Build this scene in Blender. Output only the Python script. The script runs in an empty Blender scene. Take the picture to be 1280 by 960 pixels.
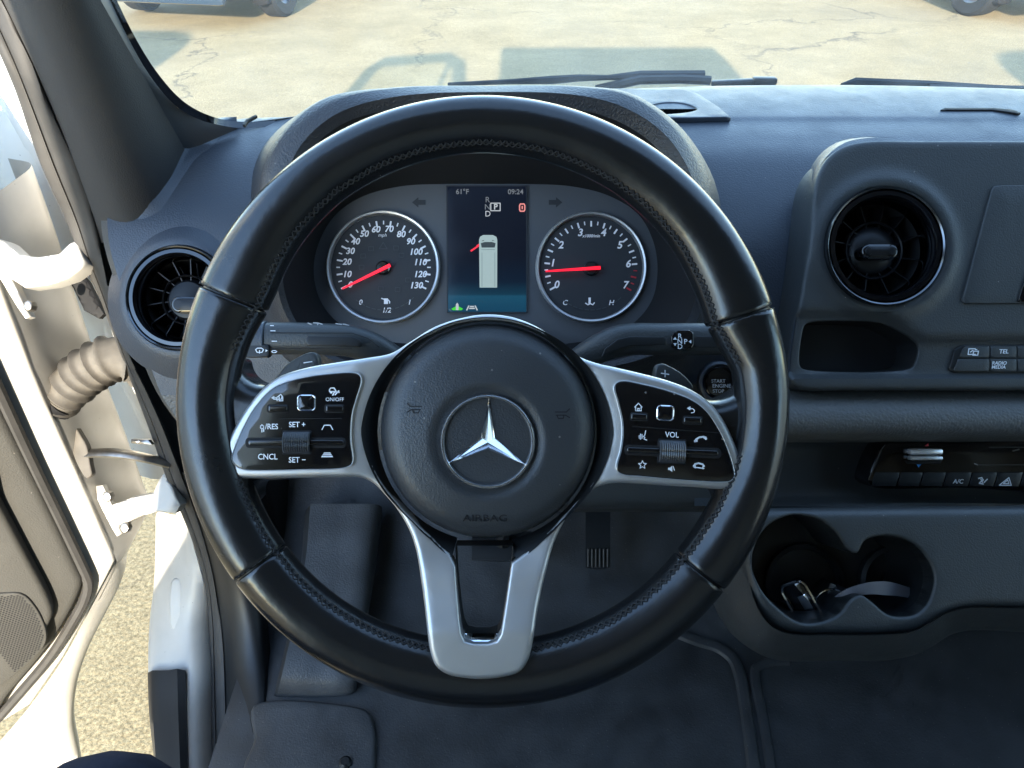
import bpy, bmesh, math, random
import numpy as np
from mathutils import Vector, Matrix
from mathutils.geometry import delaunay_2d_cdt

# ------------------------------------------------------------------ camera, sky, sun, exposure
PITCH = math.radians(38.0)
FPX = 900.0                                   # focal length in photograph pixels (1280 wide)
CAM = Vector((0.0, 0.0, 1.70))
SC = bpy.context.scene
COL = SC.collection
cam_d = bpy.data.cameras.new('camera'); cam_o = bpy.data.objects.new('camera', cam_d); COL.objects.link(cam_o)
cam_o.location = CAM; cam_o.rotation_euler = (math.pi/2 - PITCH, 0, 0)
cam_d.sensor_width = 36.0; cam_d.lens = 36.0*FPX/1280.0; cam_d.clip_start = 0.02; cam_d.clip_end = 600
SC.camera = cam_o
SUN_EL, SUN_AZ = 18.5, 4.0                    # elevation; degrees the sun stands to the left of straight behind
world = bpy.data.worlds.new('World'); SC.world = world; world.use_nodes = True
wn = world.node_tree.nodes; wl = world.node_tree.links
bg = wn['Background']; sky = wn.new('ShaderNodeTexSky'); sky.sky_type = 'NISHITA'; sky.sun_disc = False
sky.sun_elevation = math.radians(SUN_EL); sky.sun_rotation = math.radians(180.0 + SUN_AZ)
sky.altitude = 200; sky.air_density = 1.2; sky.dust_density = 0.3; sky.ozone_density = 2.0
wl.new(sky.outputs[0], bg.inputs[0]); bg.inputs[1].default_value = 0.15
sun_d = bpy.data.lights.new('sun', 'SUN'); sun_d.energy = 2.0; sun_d.angle = math.radians(0.55); sun_d.color = (1.0, 0.90, 0.74)
sun_o = bpy.data.objects.new('sun', sun_d); COL.objects.link(sun_o); sun_o.location = (-3, -12, 8)
_a = math.radians(SUN_AZ); _e = math.radians(SUN_EL)
_to_sun = Vector((-math.sin(_a)*math.cos(_e), -math.cos(_a)*math.cos(_e), math.sin(_e)))
sun_o.rotation_euler = _to_sun.to_track_quat('Z', 'Y').to_euler()
SC.view_settings.view_transform = 'Standard'; SC.view_settings.look = 'None'
SC.view_settings.exposure = 3.15; SC.view_settings.gamma = 1.0; SC.view_settings.use_curve_mapping = False
SC.render.engine = 'CYCLES'; SC.cycles.use_denoising = True; SC.cycles.max_bounces = 10
SC.cycles.diffuse_bounces = 6; SC.cycles.transparent_max_bounces = 12; SC.cycles.sample_clamp_indirect = 1.5; SC.cycles.caustics_reflective = False; SC.cycles.caustics_refractive = False; SC.cycles.adaptive_threshold = 0.006

# ------------------------------------------------------------------ geometry helpers
CP, SP = math.cos(PITCH), math.sin(PITCH)
ROT = Matrix.Rotation(math.pi/2 - PITCH, 3, 'X')
def ray(px, py):
    s = (480.0-py)/FPX
    return Vector(((px-640.0)/FPX, CP+SP*s, -SP+CP*s))
def P(px, py, D): return CAM + ray(px, py)*D
def PZ(px, py, Z): d = ray(px, py); return CAM + d*((Z-CAM.z)/d.z)
def PX(px, py, X): d = ray(px, py); return CAM + d*(X/d.x)
def PY(px, py, Y): d = ray(px, py); return CAM + d*(Y/d.y)

class Frame:
    """A thing: an Empty with its own axes; px() puts a point of its plane z = w where the line of sight meets it."""
    def __init__(s, name, origin, rot=ROT, label=None, cat=None, group=None, kind=None):
        s.M = Matrix.Translation(origin) @ rot.to_4x4(); s.I = s.M.inverted()
        s.o = bpy.data.objects.new(name, None); s.o.empty_display_size = .02; COL.objects.link(s.o)
        s.o.matrix_world = s.M
        tag(s.o, label, cat, group, kind)
        s.c = s.I @ CAM; s.R = s.I.to_3x3()
    def px(s, px, py, w=0.0):
        d = s.R @ ray(px, py); t = (w - s.c.z)/d.z
        return s.c + d*t
    def xy(s, pts, w=0.0):
        return [(p.x, p.y) for p in (s.px(a, b, w) for a, b in pts)]
    def loc(s, v): return s.I @ v
    def sc(s, px, py, w=0.0):                                  # metres per photograph pixel there
        return (s.px(px+1, py, w) - s.px(px, py, w)).length

def tag(o, label=None, cat=None, group=None, kind=None):
    if label: o['label'] = label
    if cat: o['category'] = cat
    if group: o['group'] = group
    if kind: o['kind'] = kind
    return o

def ob(name, geo, mat, parent=None, smooth=35, label=None, kind=None, world=False, cat=None, group=None):
    """geo = (verts, faces) in the parent's axes (world=True: in world axes) -> one mesh object."""
    v, f = geo
    par = parent.o if isinstance(parent, Frame) else parent
    if world and par is not None:
        I = par.matrix_world.inverted() if not isinstance(parent, Frame) else parent.I
        v = [I @ Vector(p) for p in v]
    me = bpy.data.meshes.new(name); me.from_pydata([tuple(p) for p in v], [], [tuple(q) for q in f]); me.update()
    if mat is not None: me.materials.append(mat)
    if smooth:
        me.polygons.foreach_set('use_smooth', [True]*len(me.polygons))
        if smooth < 180: me.set_sharp_from_angle(angle=math.radians(smooth))
    o = bpy.data.objects.new(name, me); COL.objects.link(o)
    if par is not None: o.parent = par
    tag(o, label, cat, group, kind)
    return o

def join(*gs):
    V, F = [], []
    for v, f in gs:
        n = len(V); V += [tuple(p) for p in v]; F += [tuple(i+n for i in q) for q in f]
    return V, F

def cat_rom(pts, n, closed=False):
    """resample a smooth curve through pts to n points, evenly along its length"""
    p = np.array([tuple(q) for q in pts], float); m = len(p)
    segs = m if closed else m-1; out = []
    for i in range(segs):
        if closed: a, b, c, d = p[(i-1) % m], p[i], p[(i+1) % m], p[(i+2) % m]
        else: a, b, c, d = p[max(i-1, 0)], p[i], p[i+1], p[min(i+2, m-1)]
        t1 = max(np.linalg.norm(b-a), 1e-9)**.5; t2 = max(np.linalg.norm(c-b), 1e-9)**.5; t3 = max(np.linalg.norm(d-c), 1e-9)**.5
        m1 = (c-b) if t1 < 1e-4 else t2*((b-a)/t1-(c-a)/(t1+t2)+(c-b)/t2)
        m2 = (c-b) if t3 < 1e-4 else t2*((c-b)/t2-(d-b)/(t2+t3)+(d-c)/t3)
        for k in range(12):
            t = k/12; t_2, t_3 = t*t, t*t*t
            out.append((2*t_3-3*t_2+1)*b+(t_3-2*t_2+t)*m1+(-2*t_3+3*t_2)*c+(t_3-t_2)*m2)
    if not closed: out.append(p[-1])
    out = np.array(out)
    q = np.vstack([out, out[:1]]) if closed else out
    L = np.concatenate([[0], np.cumsum(np.linalg.norm(np.diff(q, axis=0), axis=1))])
    s = np.linspace(0, L[-1], n+1)[:-1] if closed else np.linspace(0, L[-1], n)
    return np.stack([np.interp(s, L, q[:, k]) for k in range(q.shape[1])], 1)

def poly_res(pts, ds):
    """resample a closed polygon with straight sides, keeping its corners"""
    out = []; m = len(pts)
    for i in range(m):
        a, b = np.array(pts[i], float), np.array(pts[(i+1) % m], float)
        n = max(1, int(round(np.linalg.norm(b-a)/ds)))
        for k in range(n): out.append(a+(b-a)*k/n)
    return np.array(out)

def rrect(cx, cy, w, h, r, n=5, rot=0.0):
    out = []
    for sx, sy, a0 in ((1, 1, 0), (-1, 1, 90), (-1, -1, 180), (1, -1, 270)):
        for k in range(n+1):
            a = math.radians(a0+90*k/n)
            out.append((sx*(w/2-r)+r*math.cos(a), sy*(h/2-r)+r*math.sin(a)))
    c, s = math.cos(rot), math.sin(rot)
    return [(cx+x*c-y*s, cy+x*s+y*c) for x, y in out]

def circ(cx, cy, r, n=64, ry=None): return [(cx+r*math.cos(2*math.pi*k/n), cy+(ry or r)*math.sin(2*math.pi*k/n)) for k in range(n)]

def inside(pts, poly):
    x, y = pts[:, 0], pts[:, 1]; r = np.zeros(len(pts), bool); n = len(poly); j = n-1
    for i in range(n):
        xi, yi = poly[i]; xj, yj = poly[j]
        if yi != yj:
            c = ((yi > y) != (yj > y)) & (x < (xj-xi)*(y-yi)/(yj-yi)+xi); r ^= c
        j = i
    return r

def dist_poly(pts, poly):
    a = poly; b = np.roll(poly, -1, 0); ab = b-a; L = np.maximum((ab**2).sum(1), 1e-18)
    out = np.empty(len(pts))
    for s in range(0, len(pts), 4000):
        q = pts[s:s+4000][:, None, :]-a[None]
        t = np.clip((q*ab[None]).sum(2)/L[None], 0, 1)
        out[s:s+4000] = np.sqrt(((q-t[..., None]*ab[None])**2).sum(2).min(1))
    return out

def plate(outline, holes=(), z=0.0, r=0.0015, thick=0.004, step=None, rh=None, wall_holes=True, nr=3):
    """a sheet with rounded-over rim: outline (x, y) loop, holes, z = number or function(x, y), edge radius r, rim depth thick"""
    outline = np.array(outline, float); holes = [np.array(h, float) for h in holes]
    rh = r if rh is None else rh
    zf = z if callable(z) else (lambda X, Y: np.full(len(X), float(z)))
    pts = [outline]+holes; base = np.vstack(pts); edges = []; n0 = 0
    for l in pts:
        m = len(l); edges += [(n0+i, n0+(i+1) % m) for i in range(m)]; n0 += m
    extra = []
    for l, rr, s in [(outline, r, 1)]+[(h, rh, -1) for h in holes]:
        if rr <= 0: continue
        t = np.roll(l, -1, 0)-np.roll(l, 1, 0); t /= np.maximum(np.linalg.norm(t, axis=1), 1e-12)[:, None]
        area = 0.5*np.sum(l[:, 0]*np.roll(l[:, 1], -1)-np.roll(l[:, 0], -1)*l[:, 1])
        nrm = np.stack([-t[:, 1], t[:, 0]], 1)*(1 if area > 0 else -1)*s
        for k in range(1, nr+1):
            d = rr*(1-math.cos(math.pi/2*k/nr)) if k < nr else rr
            q = l+nrm*d
            dd = dist_poly(q, outline)
            for h in holes: dd = np.minimum(dd, dist_poly(q, h))
            q = q[dd > d*.9]
            extra.append(q)
    lo, hi = outline.min(0), outline.max(0)
    step = step or max(hi-lo)/14
    g = []
    row = 0; y = lo[1]+step*.5
    while y < hi[1]:
        x = lo[0]+step*(.5 if row % 2 else 0.25)
        while x < hi[0]: g.append((x, y)); x += step
        y += step*.87; row += 1
    if g:
        g = np.array(g); dd = dist_poly(g, outline); ok = inside(g, outline)
        keep = ok & (dd > max(r*1.25, step*.35))
        for h in holes: keep &= ~inside(g, h) & (dist_poly(g, h) > max(rh*1.25, step*.35))
        extra.append(g[keep])
    if extra:
        ex = np.vstack(extra); ok = inside(ex, outline)
        for h in holes: ok &= ~inside(ex, h)
        allp = np.vstack([base, ex[ok]])
    else: allp = base
    res = delaunay_2d_cdt([Vector(p) for p in allp], edges, [], 0, 1e-9)
    V = np.array([tuple(v) for v in res[0]]); T = [tuple(f) for f in res[2]]
    cen = np.array([V[list(f)].mean(0) for f in T]); ok = inside(cen, outline)
    for h in holes: ok &= ~inside(cen, h)
    T = [f for f, k in zip(T, ok) if k]
    zz = np.array(zf(V[:, 0], V[:, 1]), float)
    if r > 0:
        d = dist_poly(V, outline); k = np.clip(1-d/r, 0, 1); zz = zz-r*(1-np.sqrt(np.maximum(1-k*k, 0)))
    if rh > 0:
        for h in holes:
            d = dist_poly(V, h); k = np.clip(1-d/rh, 0, 1); zz = zz-rh*(1-np.sqrt(np.maximum(1-k*k, 0)))
    verts = [(V[i, 0], V[i, 1], zz[i]) for i in range(len(V))]; faces = []
    for f in T:
        a, b, c = (V[i] for i in f[:3])
        if (b[0]-a[0])*(c[1]-a[1])-(b[1]-a[1])*(c[0]-a[0]) < 0: f = f[::-1]
        faces.append(f)
    if thick > 0:
        cnt = {}
        for f in faces:
            for i in range(len(f)): cnt[(f[i], f[(i+1) % len(f)])] = 1
        bd = [e for e in cnt if (e[1], e[0]) not in cnt]; low = {}
        for a, b in bd:
            for q in (a, b):
                if q not in low:
                    low[q] = len(verts); verts.append((verts[q][0], verts[q][1], verts[q][2]-thick))
            faces.append((b, a, low[a], low[b]))
    return verts, faces

def tube(path, rad, n=10, closed=False, cap=True, flat=1.0, up=None):
    p = [Vector(q) for q in path]; m = len(p); V, F = [], []
    rad = rad if hasattr(rad, '__len__') else [rad]*m
    ref = Vector(up) if up else None; prev = None
    for i in range(m):
        t = (p[(i+1) % m]-p[i-1]) if closed else (p[min(i+1, m-1)]-p[max(i-1, 0)])
        t.normalize()
        if prev is None:
            a = ref or (Vector((0, 0, 1)) if abs(t.z) < .9 else Vector((1, 0, 0)))
            u = (a-t*a.dot(t)).normalized()
        else:
            a = ref if ref else prev
            u = (a-t*a.dot(t)).normalized()
        prev = u; w = t.cross(u)
        for k in range(n):
            an = 2*math.pi*k/n; V.append(p[i]+(u*math.cos(an)*flat+w*math.sin(an))*rad[i])
    for i in range(m if closed else m-1):
        j = (i+1) % m
        for k in range(n):
            l = (k+1) % n; F.append((i*n+k, i*n+l, j*n+l, j*n+k))
    if cap and not closed:
        F.append(tuple(range(n))[::-1]); F.append(tuple((m-1)*n+k for k in range(n)))
    return V, F

def lathe(prof, n=48, c=(0, 0), sy=1.0, a0=0.0, a1=360.0, cap=False):
    """profile of (radius, z) turned about local z at c"""
    V, F = [], []; full = abs(a1-a0) >= 360; m = n if full else n+1
    for k in range(m):
        a = math.radians(a0+(a1-a0)*k/n)
        for r, z in prof: V.append((c[0]+r*math.cos(a), c[1]+r*math.sin(a)*sy, z))
    q = len(prof)
    for k in range(n):
        j = (k+1) % m
        for i in range(q-1): F.append((k*q+i, k*q+i+1, j*q+i+1, j*q+i))
    if cap: F.append(tuple(k*q+q-1 for k in range(m)))
    F = [tuple(reversed(f)) for f in F]
    return V, F

def grid(rows, nu, nv, cu=False):
    """smooth sheet through a table of 3-D points (rows of equal length)"""
    R = [cat_rom(r, nu, cu) for r in rows]
    cols = [cat_rom([R[i][k] for i in range(len(R))], nv) for k in range(nu)]
    V = [tuple(cols[k][j]) for j in range(nv) for k in range(nu)]; F = []
    for j in range(nv-1):
        for k in range(nu if cu else nu-1):
            l = (k+1) % nu; F.append((j*nu+k, j*nu+l, (j+1)*nu+l, (j+1)*nu+k))
    return V, F

def loft(loops, closed=True):
    n = len(loops[0]); V = [tuple(p) for l in loops for p in l]; F = []
    for i in range(len(loops)-1):
        for k in range(n if closed else n-1):
            l = (k+1) % n; F.append((i*n+k, i*n+l, (i+1)*n+l, (i+1)*n+k))
    return V, F

def box(c, s, bev=0.0, rot=None, seg=2):
    bm = bmesh.new(); bmesh.ops.create_cube(bm, size=1.0)
    for v in bm.verts: v.co = Vector((v.co.x*s[0], v.co.y*s[1], v.co.z*s[2]))
    if bev: bmesh.ops.bevel(bm, geom=bm.edges[:], offset=bev, segments=seg, affect='EDGES', profile=.5)
    R = rot or Matrix.Identity(3)
    V = [R @ v.co+Vector(c) for v in bm.verts]; bm.verts.index_update(); F = [tuple(v.index for v in f.verts) for f in bm.faces]
    bm.free(); return V, F

def strokes(lines, wd, z, h=0.00015):
    """flat print: polylines (x, y) as ribbons of width wd, filled polygons as ('fill', pts)"""
    V, F = [], []
    for l in lines:
        if l[0] == 'fill':
            n = len(V); V += [(x, y, z+h) for x, y in l[1]]; F.append(tuple(range(n, n+len(l[1])))); continue
        p = np.array(l, float)
        for i in range(len(p)-1):
            a, b = p[i], p[i+1]; d = b-a; L = np.linalg.norm(d)
            if L < 1e-9: continue
            d /= L; nn = np.array([-d[1], d[0]])*wd/2; e = d*wd*.35; n = len(V)
            for q in (a-e-nn, b+e-nn, b+e+nn, a-e+nn): V.append((q[0], q[1], z+h))
            F.append((n, n+1, n+2, n+3))
    return V, F

def text(name, parent, s, x, y, z, size, mat, shear=0.0, bold=0.0, rot=0.0, extr=0.00006, sx=1.0):
    cu = bpy.data.curves.new('lettering', 'FONT'); cu.body = s; cu.size = size; cu.align_x = 'CENTER'; cu.align_y = 'CENTER'
    cu.shear = shear; cu.extrude = extr; cu.offset = bold; cu.resolution_u = 3
    t = bpy.data.objects.new('lettering', cu); me = bpy.data.meshes.new_from_object(t)
    bpy.data.objects.remove(t); bpy.data.curves.remove(cu)
    c, sn = math.cos(rot), math.sin(rot)
    for v in me.vertices:
        a, b = v.co.x*sx, v.co.y; v.co = (x+a*c-b*sn, y+a*sn+b*c, z+v.co.z)
    me.materials.clear(); me.materials.append(mat); me.name = name
    o = bpy.data.objects.new(name, me); COL.objects.link(o); o.parent = parent.o if isinstance(parent, Frame) else parent
    return o

# ------------------------------------------------------------------ materials
def mat(name, base, rough=.5, metal=0.0, spec=.5, coat=0.0, grain=None, noise=None, dust=0.0, emit=None, smudge=0.0, sheen=0.0):
    """grain = (cells per metre, strength, kind); noise = (scale, amount) colour variation; dust = share of pale specks; smudge = roughness wear"""
    m = bpy.data.materials.new(name); m.use_nodes = True; N = m.node_tree.nodes; L = m.node_tree.links; b = N['Principled BSDF']
    b.inputs['Base Color'].default_value = (*base, 1); b.inputs['Roughness'].default_value = rough; b.inputs['Metallic'].default_value = metal
    b.inputs['Specular IOR Level'].default_value = spec; b.inputs['Coat Weight'].default_value = coat; b.inputs['Coat Roughness'].default_value = .05
    if sheen: b.inputs['Sheen Weight'].default_value = sheen
    tc = N.new('ShaderNodeTexCoord'); col = None
    def nz(scale, det=3, rough_=.5):
        n = N.new('ShaderNodeTexNoise'); n.inputs['Scale'].default_value = scale; n.inputs['Detail'].default_value = det
        n.inputs['Roughness'].default_value = rough_; L.new(tc.outputs['Object'], n.inputs['Vector']); return n
    if noise:
        n = nz(noise[0], 4); r = N.new('ShaderNodeValToRGB'); a = noise[1]
        r.color_ramp.elements[0].position = .3; r.color_ramp.elements[1].position = .72
        r.color_ramp.elements[0].color = (*[c*(1-a) for c in base], 1); r.color_ramp.elements[1].color = (*[min(1, c*(1+a)) for c in base], 1)
        L.new(n.outputs['Fac'], r.inputs['Fac']); col = r.outputs['Color']
    if dust:
        v = N.new('ShaderNodeTexVoronoi'); v.inputs['Scale'].default_value = 170; v.inputs['Randomness'].default_value = 1.0
        L.new(tc.outputs['Object'], v.inputs['Vector'])
        lt = N.new('ShaderNodeMath'); lt.operation = 'LESS_THAN'; L.new(v.outputs['Distance'], lt.inputs[0]); lt.inputs[1].default_value = .11
        sp = N.new('ShaderNodeSeparateColor'); L.new(v.outputs['Color'], sp.inputs[0])
        gt = N.new('ShaderNodeMath'); gt.operation = 'LESS_THAN'; L.new(sp.outputs[0], gt.inputs[0]); gt.inputs[1].default_value = dust
        mu = N.new('ShaderNodeMath'); mu.operation = 'MULTIPLY'; L.new(lt.outputs[0], mu.inputs[0]); L.new(gt.outputs[0], mu.inputs[1])
        mx = N.new('ShaderNodeMix'); mx.data_type = 'RGBA'; L.new(mu.outputs[0], mx.inputs[0])
        mx.inputs[6].default_value = (*base, 1); mx.inputs[7].default_value = (.16, .15, .135, 1)
        if col: L.new(col, mx.inputs[6])
        col = mx.outputs[2]
    if col: L.new(col, b.inputs['Base Color'])
    if smudge:
        n = nz(26, 5, .65); mr = N.new('ShaderNodeMapRange'); mr.inputs[1].default_value = .3; mr.inputs[2].default_value = .7
        mr.inputs[3].default_value = max(.02, rough-smudge); mr.inputs[4].default_value = rough+smudge
        L.new(n.outputs['Fac'], mr.inputs[0]); L.new(mr.outputs[0], b.inputs['Roughness'])
    if grain:
        sc_, st, kind = grain; bu = N.new('ShaderNodeBump'); bu.inputs['Strength'].default_value = st; bu.inputs['Distance'].default_value = .35/sc_
        if kind == 'cell':
            nn = nz(sc_*.6, 2); va = N.new('ShaderNodeVectorMath'); va.operation = 'MULTIPLY_ADD'
            L.new(nn.outputs['Color'], va.inputs[0]); va.inputs[1].default_value = (1.2/sc_,)*3; L.new(tc.outputs['Object'], va.inputs[2])
            v = N.new('ShaderNodeTexVoronoi'); v.feature = 'SMOOTH_F1'; v.inputs['Scale'].default_value = sc_; L.new(va.outputs[0], v.inputs['Vector'])
            L.new(v.outputs['Distance'], bu.inputs['Height']); bu.invert = True
        elif kind == 'weave':
            w1 = N.new('ShaderNodeTexVoronoi'); w1.inputs['Scale'].default_value = sc_; w1.inputs['Randomness'].default_value = .1
            L.new(tc.outputs['Object'], w1.inputs['Vector']); L.new(w1.outputs['Distance'], bu.inputs['Height'])
        else:
            n = nz(sc_, 4, .6); L.new(n.outputs['Fac'], bu.inputs['Height'])
        L.new(bu.outputs[0], b.inputs['Normal'])
    if emit:
        b.inputs['Emission Color'].default_value = (*emit[0], 1); b.inputs['Emission Strength'].default_value = emit[1]
    return m

def glass(name, tint, spec=1.0, rough=0.0, dirt=0.0):
    m = bpy.data.materials.new(name); m.use_nodes = True; N = m.node_tree.nodes; L = m.node_tree.links; N.remove(N['Principled BSDF'])
    t = N.new('ShaderNodeBsdfTransparent'); t.inputs[0].default_value = (*tint, 1)
    g = N.new('ShaderNodeBsdfGlossy'); g.inputs['Roughness'].default_value = rough; g.inputs['Color'].default_value = (spec, spec, spec, 1)
    f = N.new('ShaderNodeFresnel'); f.inputs[0].default_value = 1.45; mx = N.new('ShaderNodeMixShader')
    L.new(f.outputs[0], mx.inputs[0]); L.new(t.outputs[0], mx.inputs[1]); L.new(g.outputs[0], mx.inputs[2])
    out = mx.outputs[0]
    if dirt:                                                     # film of road dust and smears on the pane
        tc = N.new('ShaderNodeTexCoord'); n = N.new('ShaderNodeTexNoise'); n.inputs['Scale'].default_value = 7; n.inputs['Detail'].default_value = 6; n.inputs['Roughness'].default_value = .65
        mp = N.new('ShaderNodeMapping'); mp.inputs['Scale'].default_value = (1, 1, .35); L.new(tc.outputs['Object'], mp.inputs[0]); L.new(mp.outputs[0], n.inputs['Vector'])
        v = N.new('ShaderNodeTexVoronoi'); v.inputs['Scale'].default_value = 60; L.new(tc.outputs['Object'], v.inputs['Vector'])
        lt = N.new('ShaderNodeMath'); lt.operation = 'LESS_THAN'; L.new(v.outputs['Distance'], lt.inputs[0]); lt.inputs[1].default_value = .06
        mr = N.new('ShaderNodeMapRange'); mr.inputs[1].default_value = .35; mr.inputs[2].default_value = .75; mr.inputs[3].default_value = dirt*.3; mr.inputs[4].default_value = dirt*1.8; L.new(n.outputs['Fac'], mr.inputs[0])
        ad = N.new('ShaderNodeMath'); ad.operation = 'MULTIPLY_ADD'; L.new(lt.outputs[0], ad.inputs[0]); ad.inputs[1].default_value = .12; L.new(mr.outputs[0], ad.inputs[2])
        d = N.new('ShaderNodeBsdfTranslucent'); d.inputs[0].default_value = (.7, .7, .68, 1); m2 = N.new('ShaderNodeMixShader')
        L.new(ad.outputs[0], m2.inputs[0]); L.new(out, m2.inputs[1]); L.new(d.outputs[0], m2.inputs[2]); out = m2.outputs[0]
    L.new(out, N['Material Output'].inputs['Surface']); return m

MT = dict(
    dash=mat('dash_soft_plastic', (.034, .042, .055), .44, spec=.48, grain=(620, .55, 'cell'), dust=.02, smudge=.06),  # blue in the base colour stands in for sky light on dark plastic
    dashd=mat('dash_hard_plastic', (.033, .036, .037), .46, spec=.5, grain=(700, .4, 'cell'), dust=.03, smudge=.05),
    grey=mat('grey_grained_plastic', (.090, .092, .092), .52, spec=.5, grain=(400, 1.0, 'cell'), dust=.02),
    black=mat('black_plastic', (.010, .011, .012), .42, spec=.4, grain=(1200, .12, 'noise')),
    void=mat('slot_black', (.002, .002, .002), 1.0, spec=0.0),
    hood=mat('hood_soft_plastic', (.024, .025, .029), .46, spec=.5, grain=(520, .8, 'cell'), dust=.02),
    shroud=mat('matt_black_shroud', (.012, .012, .013), .7, spec=.25),
    rubber=mat('black_rubber', (.040, .038, .036), .62, spec=.35, noise=(30, .2), dust=.03),
    leather=mat('black_leather', (.0085, .0088, .0095), .23, spec=.65, grain=(70, .05, 'noise'), smudge=.05),
    thread=mat('black_thread', (.035, .034, .034), .75, spec=.2),
    airbag=mat('airbag_vinyl', (.031, .033, .036), .42, spec=.5, grain=(1000, .45, 'cell'), dust=.05, smudge=.05),
    silver=mat('satin_silver', (.53, .52, .515), .42, metal=.8, smudge=.05),
    silverd=mat('black_chrome', (.13, .135, .145), .16, metal=1.0),
    chrome=mat('chrome', (.75, .76, .78), .07, metal=1.0),
    gloss=mat('piano_black', (.004, .004, .005), .09, spec=.5, coat=.6, dust=.05, smudge=.05),
    ink=mat('white_print', (.74, .75, .77), .6), inkd=mat('grey_print', (.34, .35, .37), .6),
    inkb=mat('dial_print', (.62, .63, .66), .6, emit=((.8, .82, .9), .018)),
    inkg=mat('dim_print', (.045, .047, .05), .6),
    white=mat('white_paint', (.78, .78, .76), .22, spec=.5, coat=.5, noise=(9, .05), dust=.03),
    whited=mat('dusty_shaded_white_paint', (.40, .385, .355), .40, spec=.5, noise=(16, .10), dust=.06),  # white paint greyed to carry the shade at door and sill, plus dust specks
    trim=mat('door_trim_plastic', (.052, .050, .045), .66, spec=.3, grain=(500, .5, 'cell'), dust=.03),
    weave=mat('pillar_weave', (.040, .039, .038), .85, spec=.2, grain=(800, .6, 'cell')),
    pillar=mat('pillar_plastic', (.050, .054, .058), .62, spec=.4, grain=(900, .25, 'cell')),
    mat_=mat('floor_vinyl', (.052, .053, .055), .46, spec=.5, grain=(330, .6, 'noise'), noise=(13, .35), dust=.22, smudge=.12),
    carpet=mat('footwell_vinyl', (.020, .022, .025), .6, spec=.4, grain=(240, .4, 'noise'), noise=(9, .3)),
    face=mat('cluster_face', (.085, .085, .090), .55, spec=.4, grain=(1500, .06, 'noise')),
    dial=mat('dial_face', (.030, .031, .034), .6, spec=.35),
    red=mat('needle_red', (.75, .012, .02), .4, emit=((1, .01, .035), .16)),
    redp=mat('red_print', (.55, .03, .04), .5), bluep=mat('blue_print', (.03, .25, .65), .5),
    steel=mat('worn_steel', (.32, .30, .27), .38, metal=1.0, noise=(60, .3)),
    boot=mat('dusty_rubber_boot', (.095, .086, .074), .75, spec=.25, noise=(35, .3), dust=.05),
    denim=mat('denim', (.018, .024, .04), .85, spec=.15, grain=(900, .6, 'weave'), noise=(40, .3)),
    tyre=mat('tyre_rubber', (.018, .018, .018), .75, spec=.25),
    alloy=mat('alloy', (.4, .4, .41), .3, metal=1.0),
    carg=mat('grey_car_paint', (.03, .05, .08), .25, metal=.3, coat=.8), cars=mat('silver_car_paint', (.46, .46, .45), .3, metal=.4, coat=.8),
    fin=mat('vent_fin_black', (.004, .004, .005), .38, spec=.3), ringm=mat('emblem_chrome', (.55, .56, .58), .18, metal=.92), ramp=mat('ramp_vinyl', (.060, .063, .068), .45, spec=.5, grain=(420, .6, 'cell'), noise=(14, .3), dust=.08, smudge=.1), lever=mat('bright_lever', (.85, .86, .88), .30, metal=.6), roller=mat('roller_rubber', (.030, .032, .037), .32, spec=.7),
    lamp=mat('headlamp_lens', (.55, .56, .58), .08, coat=1.0),
    liner=mat('headliner', (.17, .17, .17), .9), seat=mat('seat_cloth', (.03, .03, .032), .9),
    glass=glass('windscreen_glass', (.95, .95, .93), dirt=.05), sglass=glass('side_glass', (.80, .84, .78)), lens=glass('cluster_lens', (.97, .97, .97), .5),
)
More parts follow.
